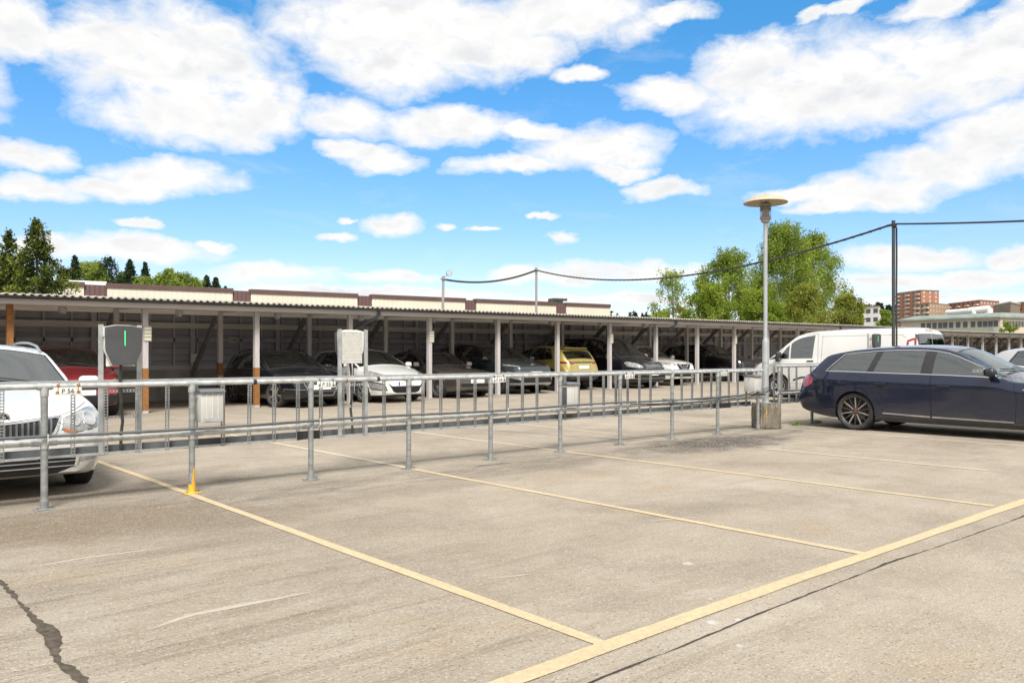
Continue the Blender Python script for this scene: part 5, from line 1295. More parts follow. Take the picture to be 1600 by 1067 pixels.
def wheel_meshes(r, w, rim_r, style, mats):
    """tyre, rim and disc around the local Y axis, outer face towards -Y"""
    tyre = MB(); h = w / 2; sw = r - rim_r
    tyre.lathe([(rim_r - .004, h * .80), (rim_r + sw * .25, h * .97), (rim_r + sw * .6, h), (r - .022, h * .90), (r - .006, h * .76), (r, h * .6), (r, -h * .6), (r - .006, -h * .76), (r - .022, -h * .90), (rim_r + sw * .6, -h), (rim_r + sw * .25, -h * .97), (rim_r - .004, -h * .80)], 48, M['rubber'], axis='y')
    for k in range(3):
        y = -h * .34 + k * h * .34; tyre.lathe([(r + .0005, y - .004), (r + .001, y + .004)], 48, M['cabin'], axis='y')
    for k in range(60):
        a = 2 * math.pi * k / 60
        for sg in (-1, 1): tyre.box(((r - .004) * math.cos(a), sg * h * .66, (r - .004) * math.sin(a)), (.004, h * .36, .012), M['cabin'], M4=Matrix.Rotation(-a, 3, 'Y'))
    rim = MB(); n, kind = style
    rim.lathe([(rim_r, -h * .82), (rim_r + .004, -h * .86), (rim_r - .004, -h * .88), (rim_r - .018, -h * .80), (rim_r - .022, -h * .55), (rim_r - .03, h * .5)], 48, mats[0], axis='y')
    for k in range(n):
        a = 2 * math.pi * (k + .5) / n
        def add(a0, a1, w0, w1, y0, y1, mt, r0=.045, r1=rim_r - .012):
            c0, s0, c1, s1 = math.cos(a0), math.sin(a0), math.cos(a1), math.sin(a1)
            p0 = Vector((r0 * c0, y0, r0 * s0)); p1 = Vector((r1 * c1, y1, r1 * s1)); t0 = Vector((-s0, 0, c0)); t1 = Vector((-s1, 0, c1)); dy = Vector((0, .022, 0))
            vs = [p0 - t0 * w0, p0 + t0 * w0, p1 + t1 * w1, p1 - t1 * w1]; b_ = [q + dy + (t0 if i in (0, 3) else -t0) * -.002 for i, q in enumerate(vs)]
            rim.add(vs + b_, [(0, 1, 2, 3), (0, 4, 5, 1), (1, 5, 6, 2), (2, 6, 7, 3), (3, 7, 4, 0)], mt)
        if kind == 'multi':
            add(a, a, .010, .007, -h * .62, -h * .82, mats[1] if k % 2 == 0 else mats[0])
        elif kind == 'Y':
            add(a, a, .020, .016, -h * .60, -h * .72, mats[1], r1=rim_r * .62)
            for dd in (-.16, .16): add(a, a + dd, .013, .010, -h * .70, -h * .82, mats[1], r0=rim_r * .55)
        else:
            add(a, a, .030, .024, -h * .60, -h * .82, mats[1])
    rim.lathe([(0, -h * .70), (.03, -h * .70), (.055, -h * .63), (.062, -h * .4)], 20, mats[0], axis='y')
    rim.lathe([(0, -h * .715), (.024, -h * .71), (.026, -h * .69)], 16, mats[2], axis='y')
    for k in range(5):
        a = 2 * math.pi * k / 5; rim.box((.042 * math.cos(a), -h * .655, .042 * math.sin(a)), (.012, .012, .012), M['cabin'])
    disc = MB(); disc.lathe([(0, h * .05), (rim_r * .62, h * .05), (rim_r * .62, h * .20), (rim_r * .3, h * .25)], 28, M['disc'], axis='y'); disc.lathe([(0, h * .30), (rim_r - .02, h * .30)], 28, M['cabin'], axis='y')
    a = .9; disc.box((rim_r * .52 * math.cos(a), h * .05, rim_r * .52 * math.sin(a)), (.09, .07, .12), M['cabin'])
    out = []
    for mb, nm in ((disc, 'wheel'), (tyre, 'tyre'), (rim, 'rim')):
        me = bpy.data.meshes.new(nm); me.from_pydata(mb.v, [], mb.f)
        for q in mb.mats: me.materials.append(q)
        me.polygons.foreach_set('material_index', mb.m); me.polygons.foreach_set('use_smooth', [True] * len(me.polygons)); me.set_sharp_from_angle(angle=R(32)); me.update(); out.append(me)
    return out

def make_car(sp, name, label, cat, u, v, rotz, pmat, group=None, z=None):
    t = thing(name, label, cat, (u, v, g(u, v) if z is None else z), rotz, group)
    B = Body(sp); L, W = sp['L'], sp['W'] / 2; X = lambda d: L / 2 - d
    P2 = lambda poly: [(X(d), z_) for d, z_ in poly]
    ids = {}; nxt = [1]
    def rid(nm, mat, push=0): k = nxt[0]; nxt[0] += 1; ids[k] = (nm, mat, push); return k
    glass = sp.get('glass', M['glass'])
    # ---- wheel arches
    axles = [X(sp['axf']), X(sp['axr'])]; ra = sp['wr'] * sp.get('arch', 1.13)
    HOLE = rid(None, None)
    for ax_ in axles:
        poly = [(ax_ + ra * math.cos(a), sp['wr'] + ra * math.sin(a)) for a in np.linspace(-.35, math.pi + .35, 26)]
        poly += [(ax_ - ra * .95, -.1), (ax_ + ra * .95, -.1)]
        for sg in (1, -1): B.cut(poly, 'y', lambda c, n, sg=sg: c.y * sg > W * .52, HOLE, True)
    # ---- side windows
    zlo = lambda d: B.val(B.belt, d) + sp.get('sill', .012)
    hi_off = sp.get('frame', .055)
    zhi = lambda d: B.z_edge(d) - hi_off
    def strip_poly(lb, lt, rb, rt, ins=0, rtop=None):
        """glass between two slanted lines given by (d at sill, d at roof)"""
        bot = [(d, zlo(d)) for d in np.linspace(lb, rb, 8)]
        top = [(d, max(zhi(d), zlo(d) + .015)) for d in np.linspace(rt, lt, 14)]
        return inset(P2(bot + top), ins)
    side_reg = []
    gl = sp['side_glass']          # list of (lb, lt, rb, rt, tinted)
    f0, f1 = gl[0], gl[-1]
    outer = strip_poly(f0[0] - .03, f0[1] - .03, f1[2] + .03, f1[3] + .03, -.012)
    trim_mat = sp.get('trim', M['black_plastic'])
    for sg in (1, -1):
        if sp.get('one_trim', True):
            TR = rid('window_frame', M['black_plastic'])
        for (lb, lt, rb, rt, tint) in gl:
            GL = rid('side_window', M['glass_dark'] if tint else glass)
            B.cut(strip_poly(lb, lt, rb, rt, .004), 'y', B.side(sg), GL)
        if sp.get('one_trim', True): B.cut(outer, 'y', B.side(sg), TR)
    # ---- windscreen and rear window
    def screen(da, db, k=.93):
        ds = np.linspace(da, db, 9); R_, = [[]]
        for d in ds:
            zt, w, zb, cr, zs, gh, wr = B.dims(d); R_.append((wr * k, zt - cr * k * k))
        def across(d):
            zt, w, zb, cr, zs, gh, wr = B.dims(d); return [(wr * q, zt - cr * q * q) for q in np.linspace(-k, k, 9)[1:-1]]
        return R_ + across(db)[::-1] + [(-y, z_) for y, z_ in R_[::-1]] + across(da)
    if 'ws' in sp:
        a, b_ = sp['ws']; fl = lambda c, n: X(b_ + .25) < c.x < X(a - .25) and n.x > .05 and n.z > .02 and abs(c.y) < W
        WSF = rid('windscreen_seal', M['cabin']); WS = rid('windscreen', glass)
        B.cut(screen(a + .035, b_ - .03, .915), 'x', fl, WS); B.cut(screen(a, b_, .945), 'x', fl, WSF)
    if 'rw' in sp:
        a, b_ = sp['rw']; fl = lambda c, n: X(b_ + .2) < c.x < X(a - .2) and n.x < -.05 and abs(c.y) < W
        RW = rid('rear_window', M['glass_dark']); B.cut(screen(a, b_, .90), 'x', fl, RW)
    # ---- lamps, grilles: polygons seen from the front (y, z) or the side (d, z)
    for it in sp.get('front', []) + sp.get('rear', []):
        front = it in sp.get('front', []); xl = it.get('depth', .8)
        for sg in ((1, -1) if it.get('mirror', True) else (1,)):
            poly = [(y * sg, z_) for y, z_ in it['poly']]; k = rid(it['name'], it['mat'])
            if front: te = lambda c, n: c.x > L / 2 - xl and n.x > it.get('nx', .05)
            else: te = lambda c, n: c.x < -L / 2 + xl and n.x < -it.get('nx', .05)
            B.cut(poly, 'x', te, k, it.get('over', False))
    for it in sp.get('sides', []):
        for sg in (1, -1):
            k = rid(it['name'], it['mat']); B.cut(P2(it['poly']), 'y', B.side(sg, .3), k, it.get('over', True))
    # ---- doors
    door_objs = []
    dk = []
    for poly in sp.get('doors', []):
        for sg in (1, -1):
            k = rid('door', pmat); B.cut(P2(poly), 'y', B.side(sg), k); dk.append((k, poly, sg))
    # ---- split into parts
    B.bm.normal_update()
    body = B.extract(0, 'body', pmat, t)
    objs = {}
    for k, (nm, mat, push) in ids.items():
        if nm is None: continue
        o = B.extract(k, nm, mat, t, push)
        if o is not None: objs[k] = o
    # shut lines
    m = MB()
    for poly in sp.get('doors', []):
        for sg in (1, -1): B.ribbon(m, P2(poly), .009, .0012, 'y', sg, close=True)
    for pts in sp.get('lines', []):
        for sg in (1, -1): B.ribbon(m, P2(pts), .008, .0012, 'y', sg)
    for pts in sp.get('front_lines', []): B.ribbon(m, pts, .008, .0012, 'x', 1)
    for pts in sp.get('rear_lines', []): B.ribbon(m, pts, .008, .0012, 'x', -1)
    for pts in sp.get('top_lines', []): B.ribbon(m, [(X(d), y) for d, y in pts], .008, .0012, 'z', 1)
    if m.v: m.build('panel_gap', M['gap'], t, smooth=0)
    # door handles
    for (d, z_) in sp.get('handles', []):
        for sg in (1, -1):
            h, nn = B.ray('y', X(d), z_, sg)
            if h is None: continue
            par = next((objs[k] for k, poly, s2 in dk if s2 == sg and k in objs and inside(poly, d, z_)), t)
            m = MB(); m.rbox((h.x, h.y - sg * .004, h.z - .004), (.19, .012, .055), .005, M['cabin']); m.rbox((h.x, h.y + sg * .016, h.z + .004), (.20, .022, .026), .009, sp.get('handle_mat', pmat)); m.build('handle', None, par)
    # trims
    for (pts, w_, th, mat, nm) in sp.get('trims', []):
        for sg in (1, -1):
            m = MB(); B.ribbon(m, P2(pts), w_, th, 'y', sg)
            if m.v: m.build(nm, mat, t, smooth=40)
    if sp.get('chrome_frame'):
        for sg in (1, -1):
            m = MB(); B.ribbon(m, inset(outer, .004), .016, .004, 'y', sg, close=True); m.build('window_trim', M['chrome'], t, smooth=40)
    for (pts, w_, th, mat, nm, close) in sp.get('front_trims', []):
        m = MB(); B.ribbon(m, pts, w_, th, 'x', 1, close=close)
        if m.v: m.build(nm, mat, t, smooth=40)
    for (pts, w_, th, mat, nm, close) in sp.get('rear_trims', []):
        m = MB(); B.ribbon(m, pts, w_, th, 'x', -1, close=close)
        if m.v: m.build(nm, mat, t, smooth=40)
    # wheel arch lips and liners
    for ax_ in axles:
        arc = [(ax_ + (ra + .006) * math.cos(a), sp['wr'] + (ra + .006) * math.sin(a)) for a in np.linspace(-.12, math.pi + .12, 30)]
        for sg in (1, -1):
            lip = MB(); liner = MB(); B.ribbon(lip, arc, sp.get('lip', .03), sp.get('lip_th', .009), 'y', sg)
            vs = []; n = 28
            for a in np.linspace(-.5, math.pi + .5, n):
                x, z_ = ax_ + ra * math.cos(a), sp['wr'] + ra * math.sin(a)
                hh_, _n = B.ray('y', x, z_ + .012, sg); yo = abs(hh_.y) - .004 if hh_ is not None and z_ > .28 else W * .90
                vs += [(x, sg * yo, z_), (x, sg * W * .45, z_)]
            liner.add(vs + [(ax_, sg * W * .45, sp['wr'])], [(2 * i, 2 * i + 1, 2 * i + 3, 2 * i + 2) for i in range(n - 1)] + [(2 * i + 1, 2 * n, 2 * i + 3) for i in range(n - 1)])
            lip.build('wheel_arch_lip', sp.get('lip_mat', pmat), t, smooth=40); liner.build('wheel_arch_liner', M['cabin'], t)
    # wheels
    mats = sp.get('rim_mats', (M['satin'], M['satin'], M['grey_plastic']))
    wt = sp.get('tw', .215); meshes = wheel_meshes(sp['wr'], wt, sp['rim'], sp.get('spokes', (5, 'plain')), mats)
    for i, ax_ in enumerate(axles):
        for sg in (-1, 1):
            q = link('wheel', meshes[0], t, (ax_, sg * (W * .985 - wt / 2 - .012), sp['wr'])); q.rotation_euler = (0, random.uniform(0, 6), (0 if sg < 0 else math.pi) + (sp.get('steer', 0) if i == 0 else 0))
            link('tyre', meshes[1], q); link('rim', meshes[2], q)
    # mirrors
    if 'mirror' in sp:
        d, z_ = sp['mirror']; sz = sp.get('mirror_size', (.10, .21, .135))
        for sg in (1, -1):
            h, nn = B.ray('y', X(d), z_, sg)
            y0 = h.y if h is not None else sg * W * .9
            m = MB(); m.rbox((X(d) + .0, y0 + sg * (.05 + sz[1] / 2), z_ + .05), sz, min(sz) * .42, sp.get('mirror_mat', pmat), seg=4, taper=(.8, .9)); m.rbox((X(d) - sz[0] * .46, y0 + sg * (.05 + sz[1] / 2), z_ + .05), (.02, sz[1] * .84, sz[2] * .78), .008, M['glass_dark']); m.bar((X(d) + .01, y0 - sg * .02, z_ - .01), (X(d), y0 + sg * .09, z_ + .015), .05, .035, M['black_plastic'])
            m.build('door_mirror', None, t, smooth=60)
    # plates and badges
    def plate(sgx, y, z_, blue, w_=.50, h_=.11):
        h, nn = B.ray('x', y, z_, sgx); x = h.x if h is not None else sgx * L / 2
        m = MB(); m.rbox((x + sgx * .008, y, z_), (.014, w_, h_), .004, M['plate'])
        if blue: m.box((x + sgx * .016, y + (w_ / 2 - .022) * sgx * (-1 if blue == 1 else 1), z_), (.002, .042, h_ * .92), M['plate_blue'])
        m.build('number_plate', None, t)
    if 'fplate' in sp: plate(1, *sp['fplate'])
    if 'rplate' in sp: plate(-1, *sp['rplate'])
    def badge(kind, sgx, y, z_, r, m):
        h, nn = B.ray('x', y, z_, sgx)
        if h is None: return
        x = h.x + sgx * .012
        def ring(cy, cz, rx, rz, th=.006, n=20): m.tube([(x, cy + rx * math.cos(a), cz + rz * math.sin(a)) for a in np.linspace(0, 2 * math.pi, n)], th, 6, M['chrome'], False)
        if kind == 'rings':
            for k in range(4): ring(y + (k - 1.5) * r * 1.35, z_, r, r, .007)
        elif kind == 'disc': 
            ring(y, z_, r, r, .009); m.lathe([(0, 0), (r, 0)], 20, M['cabin'], (x - sgx * .004, y, z_), 'y') if False else None
            m.add([(x, y + r * .9 * math.cos(a), z_ + r * .9 * math.sin(a)) for a in np.linspace(0, 2 * math.pi, 17)[:-1]], [tuple(range(16)) if sgx < 0 else tuple(range(15, -1, -1))][:1], M['black_plastic'])
            m.prism([(-.5 * r, -.25 * r), (-.1 * r, -.35 * r), (.1 * r, -.15 * r), (.55 * r, .25 * r), (.2 * r, .3 * r), (-.3 * r, .5 * r), (-.15 * r, .15 * r)], 0, sgx * .004, M['chrome'], lambda a, b_, q: (x + q, y + a, z_ + b_))
        elif kind == 'star':
            ring(y, z_, r, r, .008)
            for k in range(3):
                a = math.pi / 2 + k * 2 * math.pi / 3; m.bar((x, y, z_), (x, y + r * math.cos(a), z_ + r * math.sin(a)), .012, .012, M['chrome'])
        elif kind == 'oval_h':
            ring(y, z_, r * 1.5, r, .006)
            for q in (-.5, .5): m.bar((x, y + q * r - .15 * r, z_ - .6 * r), (x, y + q * r + .15 * r, z_ + .6 * r), .012, .012, M['chrome'])
            m.bar((x, y - .5 * r, z_), (x, y + .5 * r, z_), .012, .012, M['chrome'])
        elif kind == 'oval':
            ring(y, z_, r * 1.4, r, .006); ring(y, z_ + r * .15, r * .5, r * .85, .005); ring(y, z_ + r * .4, r * .9, r * .45, .005)
        elif kind == 'bar':
            ring(y, z_, r, r, .008); m.bar((x, y - r * 1.2, z_), (x, y + r * 1.2, z_), .02, .022, M['chrome'])
    for (kind, sgx, y, z_, r) in sp.get('badges', []):
        m = MB(); badge(kind, sgx, y, z_, r, m)
        if m.v: m.build('badge', None, t)
    # roof rails
    if 'rails' in sp:
        a, b_, mat = sp['rails']
        for sg in (1, -1):
            pts = []
            for d in np.linspace(a, b_, 14):
                zt, w, zb, cr, zs, gh, wr = B.dims(d); e = min(d - a, b_ - d); pts.append((X(d), sg * wr * .90, zt - cr * .8 + .012 + .035 * min(1, e / .12)))
            m = MB(); m.tube(pts, .014, 8); m.build('roof_rail', mat, t)
    # spoiler
    if 'spoiler' in sp:
        d, z_, wd = sp['spoiler']; m = MB(); m.rbox((X(d), 0, z_), (.20, wd * 2, .035), .015, seg=3); m.build('roof_spoiler', pmat, t)
    # wipers
    if 'ws' in sp:
        a = sp['ws'][0]
        for y0, y1 in ((.55, .02), (-.05, -.58)):
            pts = []
            for q in np.linspace(0, 1, 8):
                y = y0 + (y1 - y0) * q; d = a + .05 + .08 * q; zt, w, zb, cr, zs, gh, wr = B.dims(d); pts.append((X(d) + .01, y, zt - cr * (y / wr) ** 2 + .015))
            m = MB(); m.tube(pts, .009, 6); m.build('wiper', M['black_plastic'], t)
    # ---- cabin
    cb = sp.get('cabin')
    if cb:
        a, b_ = cb; zf = sp.get('floor', .34); zb_ = B.val(B.belt, (a + b_) / 2)
        cl = sp.get('seatcol', M['seat'])
        m = MB(); m.box(((X(a) + X(b_)) / 2, 0, zf), (b_ - a, W * 1.62, .06)); 
        m.build('cabin_floor', M['cabin'], t, smooth=0)
        for sg in (1, -1): m = MB(); m.box(((X(a) + X(b_)) / 2, sg * W * .86, (zf + zb_) / 2 - .04), (b_ - a, .04, zb_ - zf - .02)); m.build('door_card', M['cabin'], t, smooth=0)
        m = MB(); m.rbox((X(a) - .30, 0, zb_ - .14), (.42, W * 1.66, .22), .06); m.rbox((X(a) - .44, sp.get('wheel_y', .36), zb_ - .06), (.22, .38, .10), .04); m.build('dashboard', M['cabin'], t)
        m = MB(); c = Vector((X(a) - .62, sp.get('wheel_y', .36), zb_ - .02)); m.tube([c + Vector((.055 * math.sin(q), .185 * math.cos(q), .175 * math.sin(q))) for q in np.linspace(0, 2 * math.pi, 22)], .014, 7, None, False); m.bar(c, c + Vector((.14, 0, -.06)), .07, .07); m.bar(c - Vector((0, .17, 0)), c + Vector((0, .17, 0)), .03, .035); m.build('steering_wheel', M['cabin'], t)
        fs_ = X(sp.get('front_seat', a + 1.05)); sh = sp.get('seat_h', zf + .24)
        for y in (.37, -.37):
            m = MB(); m.rbox((fs_, y, sh), (.52, .50, .16), .06); m.rbox((fs_ - .34, y, sh + .33), (.16, .48, .64), .06, M4=Matrix.Rotation(R(-14), 3, 'Y')); o = m.build('front_seat', cl, t)
            m = MB(); m.rbox((fs_ - .47, y, sh + .76), (.11, .27, .19), .05); m.tube([(fs_ - .45, y - .05, sh + .6), (fs_ - .46, y - .05, sh + .72)], .008, 6); m.tube([(fs_ - .45, y + .05, sh + .6), (fs_ - .46, y + .05, sh + .72)], .008, 6); m.build('headrest', cl, o)
        if sp.get('rear_seat'):
            rs = X(sp['rear_seat']); m = MB(); m.rbox((rs, 0, sh), (.5, W * 1.45, .16), .06); m.rbox((rs - .32, 0, sh + .28), (.16, W * 1.45, .56), .06, M4=Matrix.Rotation(R(-16), 3, 'Y')); o = m.build('rear_seat', cl, t)
            for y in (-.36, .36): m = MB(); m.rbox((rs - .42, y, sh + .64), (.10, .26, .15), .045); m.build('headrest', cl, o)
        if 'ws' in sp:
            b2 = sp['ws'][1]; zt = B.val(B.top, b2); m = MB(); m.rbox((X(b2) + .12, 0, zt - .14), (.03, .22, .07), .012); m.bar((X(b2) + .10, 0, zt - .12), (X(b2) + .03, 0, zt - .04), .02, .02); m.build('interior_mirror', M['cabin'], t)
    B.bm.free()
    return t
# ------------------------------------------------------------------ the cars in the photo
CR = lambda L: [(0, .02), (.3, .045), (1.0, .055), (1.5, .10), (2.1, .075), (2.6, .05), (L - .9, .05), (L - .3, .05), (L, .02)]
def plan(L, nose=.80, tail=.84, k=.62):
    return [(0, nose), (.05, nose + .045), (.18, nose + .10), (k, .975), (k + .5, 1.0), (L - k - .5, 1.0), (L - k, .985), (L - .15, tail + .09), (L - .04, tail + .04), (L, tail)]
NAVY = paint('navy pearl car paint', (.006, .012, .036), .45, .55)
WHITE = paint('white car paint', (.58, .58, .565), 0.0, .12, .35)
NOSE_OUT = R(-90); NOSE_IN = R(90)

# navy estate, near right
L = 4.93
AUDI = dict(L=L, W=1.855, axf=.80, axr=3.81, wr=.330, rim=.262, tw=.25, arch=1.10, tumble=.40, crease=.014,
    top=[(0, .50), (.02, .62), (.10, .71), (.5, .83), (1.1, .945), (1.40, .995), (1.48, 1.03), (2.12, 1.395), (2.35, 1.465), (2.75, 1.495), (3.3, 1.49), (3.9, 1.445), (4.32, 1.37), (4.40, 1.33), (4.68, 1.03), (4.78, .985), (4.88, .93), (4.92, .80), (4.93, .62)],
    belt=[(0, .48), (.12, .62), (.5, .73), (1.1, .87), (1.45, .955), (2.2, .985), (3.4, 1.005), (4.3, 1.03), (4.6, 1.0), (4.93, .58)],
    bot=[(0, .30), (.15, .21), (.6, .17), (4.0, .18), (4.5, .22), (4.85, .30), (4.93, .40)], plan=plan(L, .74, .82, .62), crown=CR(L),
    side_glass=[(1.44, 2.20, 2.53, 2.50, 0), (2.71, 2.66, 3.49, 3.36, 1), (3.60, 3.46, 4.30, 4.00, 1)], chrome_frame=True, frame=.052,
    ws=(1.50, 2.22), rw=(4.42, 4.70),
    front=[dict(name='headlight', mat=M['reflector'], poly=[(.38, .60), (.90, .66), (.94, .76), (.60, .73), (.40, .68)]), dict(name='grille', mat=M['grille'], poly=[(-.32, .66), (.32, .66), (.25, .30), (-.25, .30)], mirror=False)],
    sides=[dict(name='tail_light', mat=M['red_lens'], poly=[(4.66, .93), (4.97, .93), (4.97, .735), (4.80, .75), (4.70, .80)]), dict(name='headlight', mat=M['reflector'], poly=[(-.02, .60), (.45, .68), (.50, .76), (.1, .72), (-.02, .66)])],
    rear=[dict(name='tail_light', mat=M['red_lens'], poly=[(.45, .76), (.98, .74), (.98, .925), (.45, .90)], depth=.3, nx=.15)],
    doors=[[(1.33, .30), (1.30, .62), (1.36, .96), (2.53, .985), (2.53, .30)], [(2.545, .30), (2.545, .985), (3.62, 1.01), (3.60, .88), (3.42, .60), (3.36, .42), (3.28, .30)]],
    handles=[(2.33, .80), (3.33, .82)], lines=[[(3.66, .93), (3.68, .85), (3.74, .82), (3.88, .82), (3.94, .85), (3.95, .93), (3.90, .955), (3.72, .955), (3.66, .93)], [(4.20, .56), (4.6, .57), (4.9, .56)]],
    trims=[([(1.34, .285), (2.52, .30)], .028, .010, M['satin'], 'side_moulding'), ([(2.55, .30), (3.32, .325)], .028, .010, M['satin'], 'side_moulding'), ([(1.05, .78), (1.22, .785)], .02, .006, M['satin'], 'wing_badge'), ([(.80 + .42, .215), (3.81 - .42, .225)], .09, .012, M['black_plastic'], 'sill_strip')],
    spokes=(14, 'multi'), rim_mats=(M['rim_dark'], M['rim_bronze'], pbr('red wheel cap', (.25, .03, .025), .4)), mirror=(1.62, 1.0), mirror_size=(.17, .20, .14), mirror_mat=pbr('dark mirror shell', (.02, .022, .035), .3),
    cabin=(1.5, 4.5), front_seat=2.42, rear_seat=3.35, fplate=(0, .40, 0), rplate=(0, .80, 0), seatcol=M['seat_grey'], lip_th=.012, badges=[('rings', 1, 0, .60, .05), ('rings', -1, 0, .95, .045)])
make_car(AUDI, 'parked_car', 'dark navy estate car with chrome window trim and dark spoked wheels', 'car', 13.72 + .927, 5.08 + .075, NOSE_OUT, NAVY)

# white estate behind the railing on the left
L = 4.67
SKODA = dict(L=L, W=1.814, axf=.88, axr=3.56, wr=.318, rim=.215, tw=.205, tumble=.36, crease=.004,
    top=[(0, .50), (.015, .66), (.06, .745), (.14, .785), (.5, .87), (.95, .955), (1.14, .995), (1.22, 1.03), (1.86, 1.36), (2.05, 1.43), (2.5, 1.462), (3.2, 1.46), (3.9, 1.41), (4.2, 1.36), (4.28, 1.30), (4.5, 1.0), (4.6, .95), (4.66, .80), (4.67, .6)],
    belt=[(0, .47), (.10, .70), (.5, .80), (.95, .89), (1.2, .945), (2.2, .965), (3.4, .985), (4.2, 1.01), (4.67, .58)],
    bot=[(0, .24), (.12, .20), (.5, .18), (4.0, .19), (4.67, .34)], plan=[(0, .74), (.03, .81), (.10, .88), (.25, .945), (.55, .985), (1.1, 1.0), (3.6, 1.0), (4.1, .985), (4.52, .93), (4.67, .84)], crown=[(0, .06), (.2, .06), (1.0, .07), (1.5, .11), (2.1, .08), (2.6, .05), (4.67, .03)],
    side_glass=[(1.24, 1.94, 2.30, 2.27, 0), (2.44, 2.40, 3.16, 3.06, 1), (3.28, 3.15, 4.02, 3.8, 1)], ws=(1.20, 1.96), rw=(4.30, 4.50),
    front=[dict(name='grille', mat=M['grille'], poly=[(-.445, .735), (-.34, .722), (-.16, .70), (0, .69), (.16, .70), (.34, .722), (.445, .735), (.385, .61), (.30, .57), (-.30, .57), (-.385, .61)], mirror=False),
        dict(name='headlight', mat=M['reflector'], poly=[(.455, .63), (.475, .728), (.60, .768), (.72, .797), (.82, .815), (.845, .74), (.855, .668), (.72, .622), (.58, .60)], nx=.04, depth=.5),
        dict(name='lower_grille', mat=M['grille'], poly=[(-.58, .45), (.58, .45), (.55, .29), (.40, .235), (-.40, .235), (-.55, .29)], mirror=False),
        dict(name='fog_light', mat=M['reflector'], poly=[(.61, .43), (.80, .45), (.83, .36), (.585, .32)], nx=.1)],
    front_trims=[([(-.46, .742), (-.34, .730), (-.16, .708), (0, .698), (.16, .708), (.34, .730), (.46, .742), (.395, .602), (.30, .56), (-.30, .56), (-.395, .602)], .020, .014, M['chrome'], 'grille_frame', True)] +
        [([(y, .58), (y * 1.03, .69 + abs(y) * .09)], .020, .018, M['galv_dark'], 'grille_slat', False) for y in np.linspace(-.36, .36, 17)] +
        [([(-.56, z_), (.56, z_)], .008, .012, M['grey_plastic'], 'grille_bar', False) for z_ in (.30, .345, .40)] +
        [([(.60, .45), (.575, .31)], .014, .012, M['chrome'], 'fog_trim', False), ([(-.60, .45), (-.575, .31)], .014, .012, M['chrome'], 'fog_trim', False)] +
        [([(sg * .475, .628), (sg * .53, .612), (sg * .57, .608)], .03, .012, M['amber'], 'indicator', False) for sg in (1, -1)] +
        [([(sg * .70 + .05 * math.cos(a), .712 + .05 * math.sin(a)) for a in np.linspace(0, 6.28, 18)], .014, .014, M['lens_ring'], 'headlamp_lens', False) for sg in (1, -1)] +
        [([(sg * .575 + .036 * math.cos(a), .695 + .038 * math.sin(a)) for a in np.linspace(0, 6.28, 14)], .010, .012, M['lens_ring'], 'headlamp_lens', False) for sg in (1, -1)] +
        [([(sg * .815, .80), (sg * .835, .69)], .010, .012, M['lens_ring'], 'daytime_lamp', False) for sg in (1, -1)],
    front_lines=[inset([(s_ * y, z_) for y, z_ in [(.455, .63), (.475, .728), (.60, .768), (.72, .797), (.82, .815), (.845, .74), (.855, .668), (.72, .622), (.58, .60), (.456, .629)]], 0) for s_ in (1, -1)] + [[(-.80, .845), (-.64, .795), (-.46, .755), (-.3, .742), (0, .712), (.3, .742), (.46, .755), (.64, .795), (.80, .845)]], lip_th=.004,
    doors=[[(1.26, .30), (1.20, .62), (1.18, .95), (2.34, .965), (2.34, .30)], [(2.355, .30), (2.355, .965), (3.25, .985), (3.22, .7), (3.08, .42), (3.0, .30)]], handles=[(2.15, .80), (3.02, .82)],
    spokes=(5, 'plain'), mirror=(1.45, .985), mirror_size=(.10, .22, .115), rails=(2.0, 4.1, M['satin']), cabin=(1.25, 4.4), front_seat=2.2, rear_seat=3.05, fplate=(0, .50, 0), badges=[('disc', 1, 0, .752, .046)], seatcol=M['seat_grey'])
make_car(SKODA, 'parked_car', 'white estate car facing the camera behind the railing at the left edge', 'car', 1.30, 8.24 + L / 2, NOSE_OUT, WHITE)

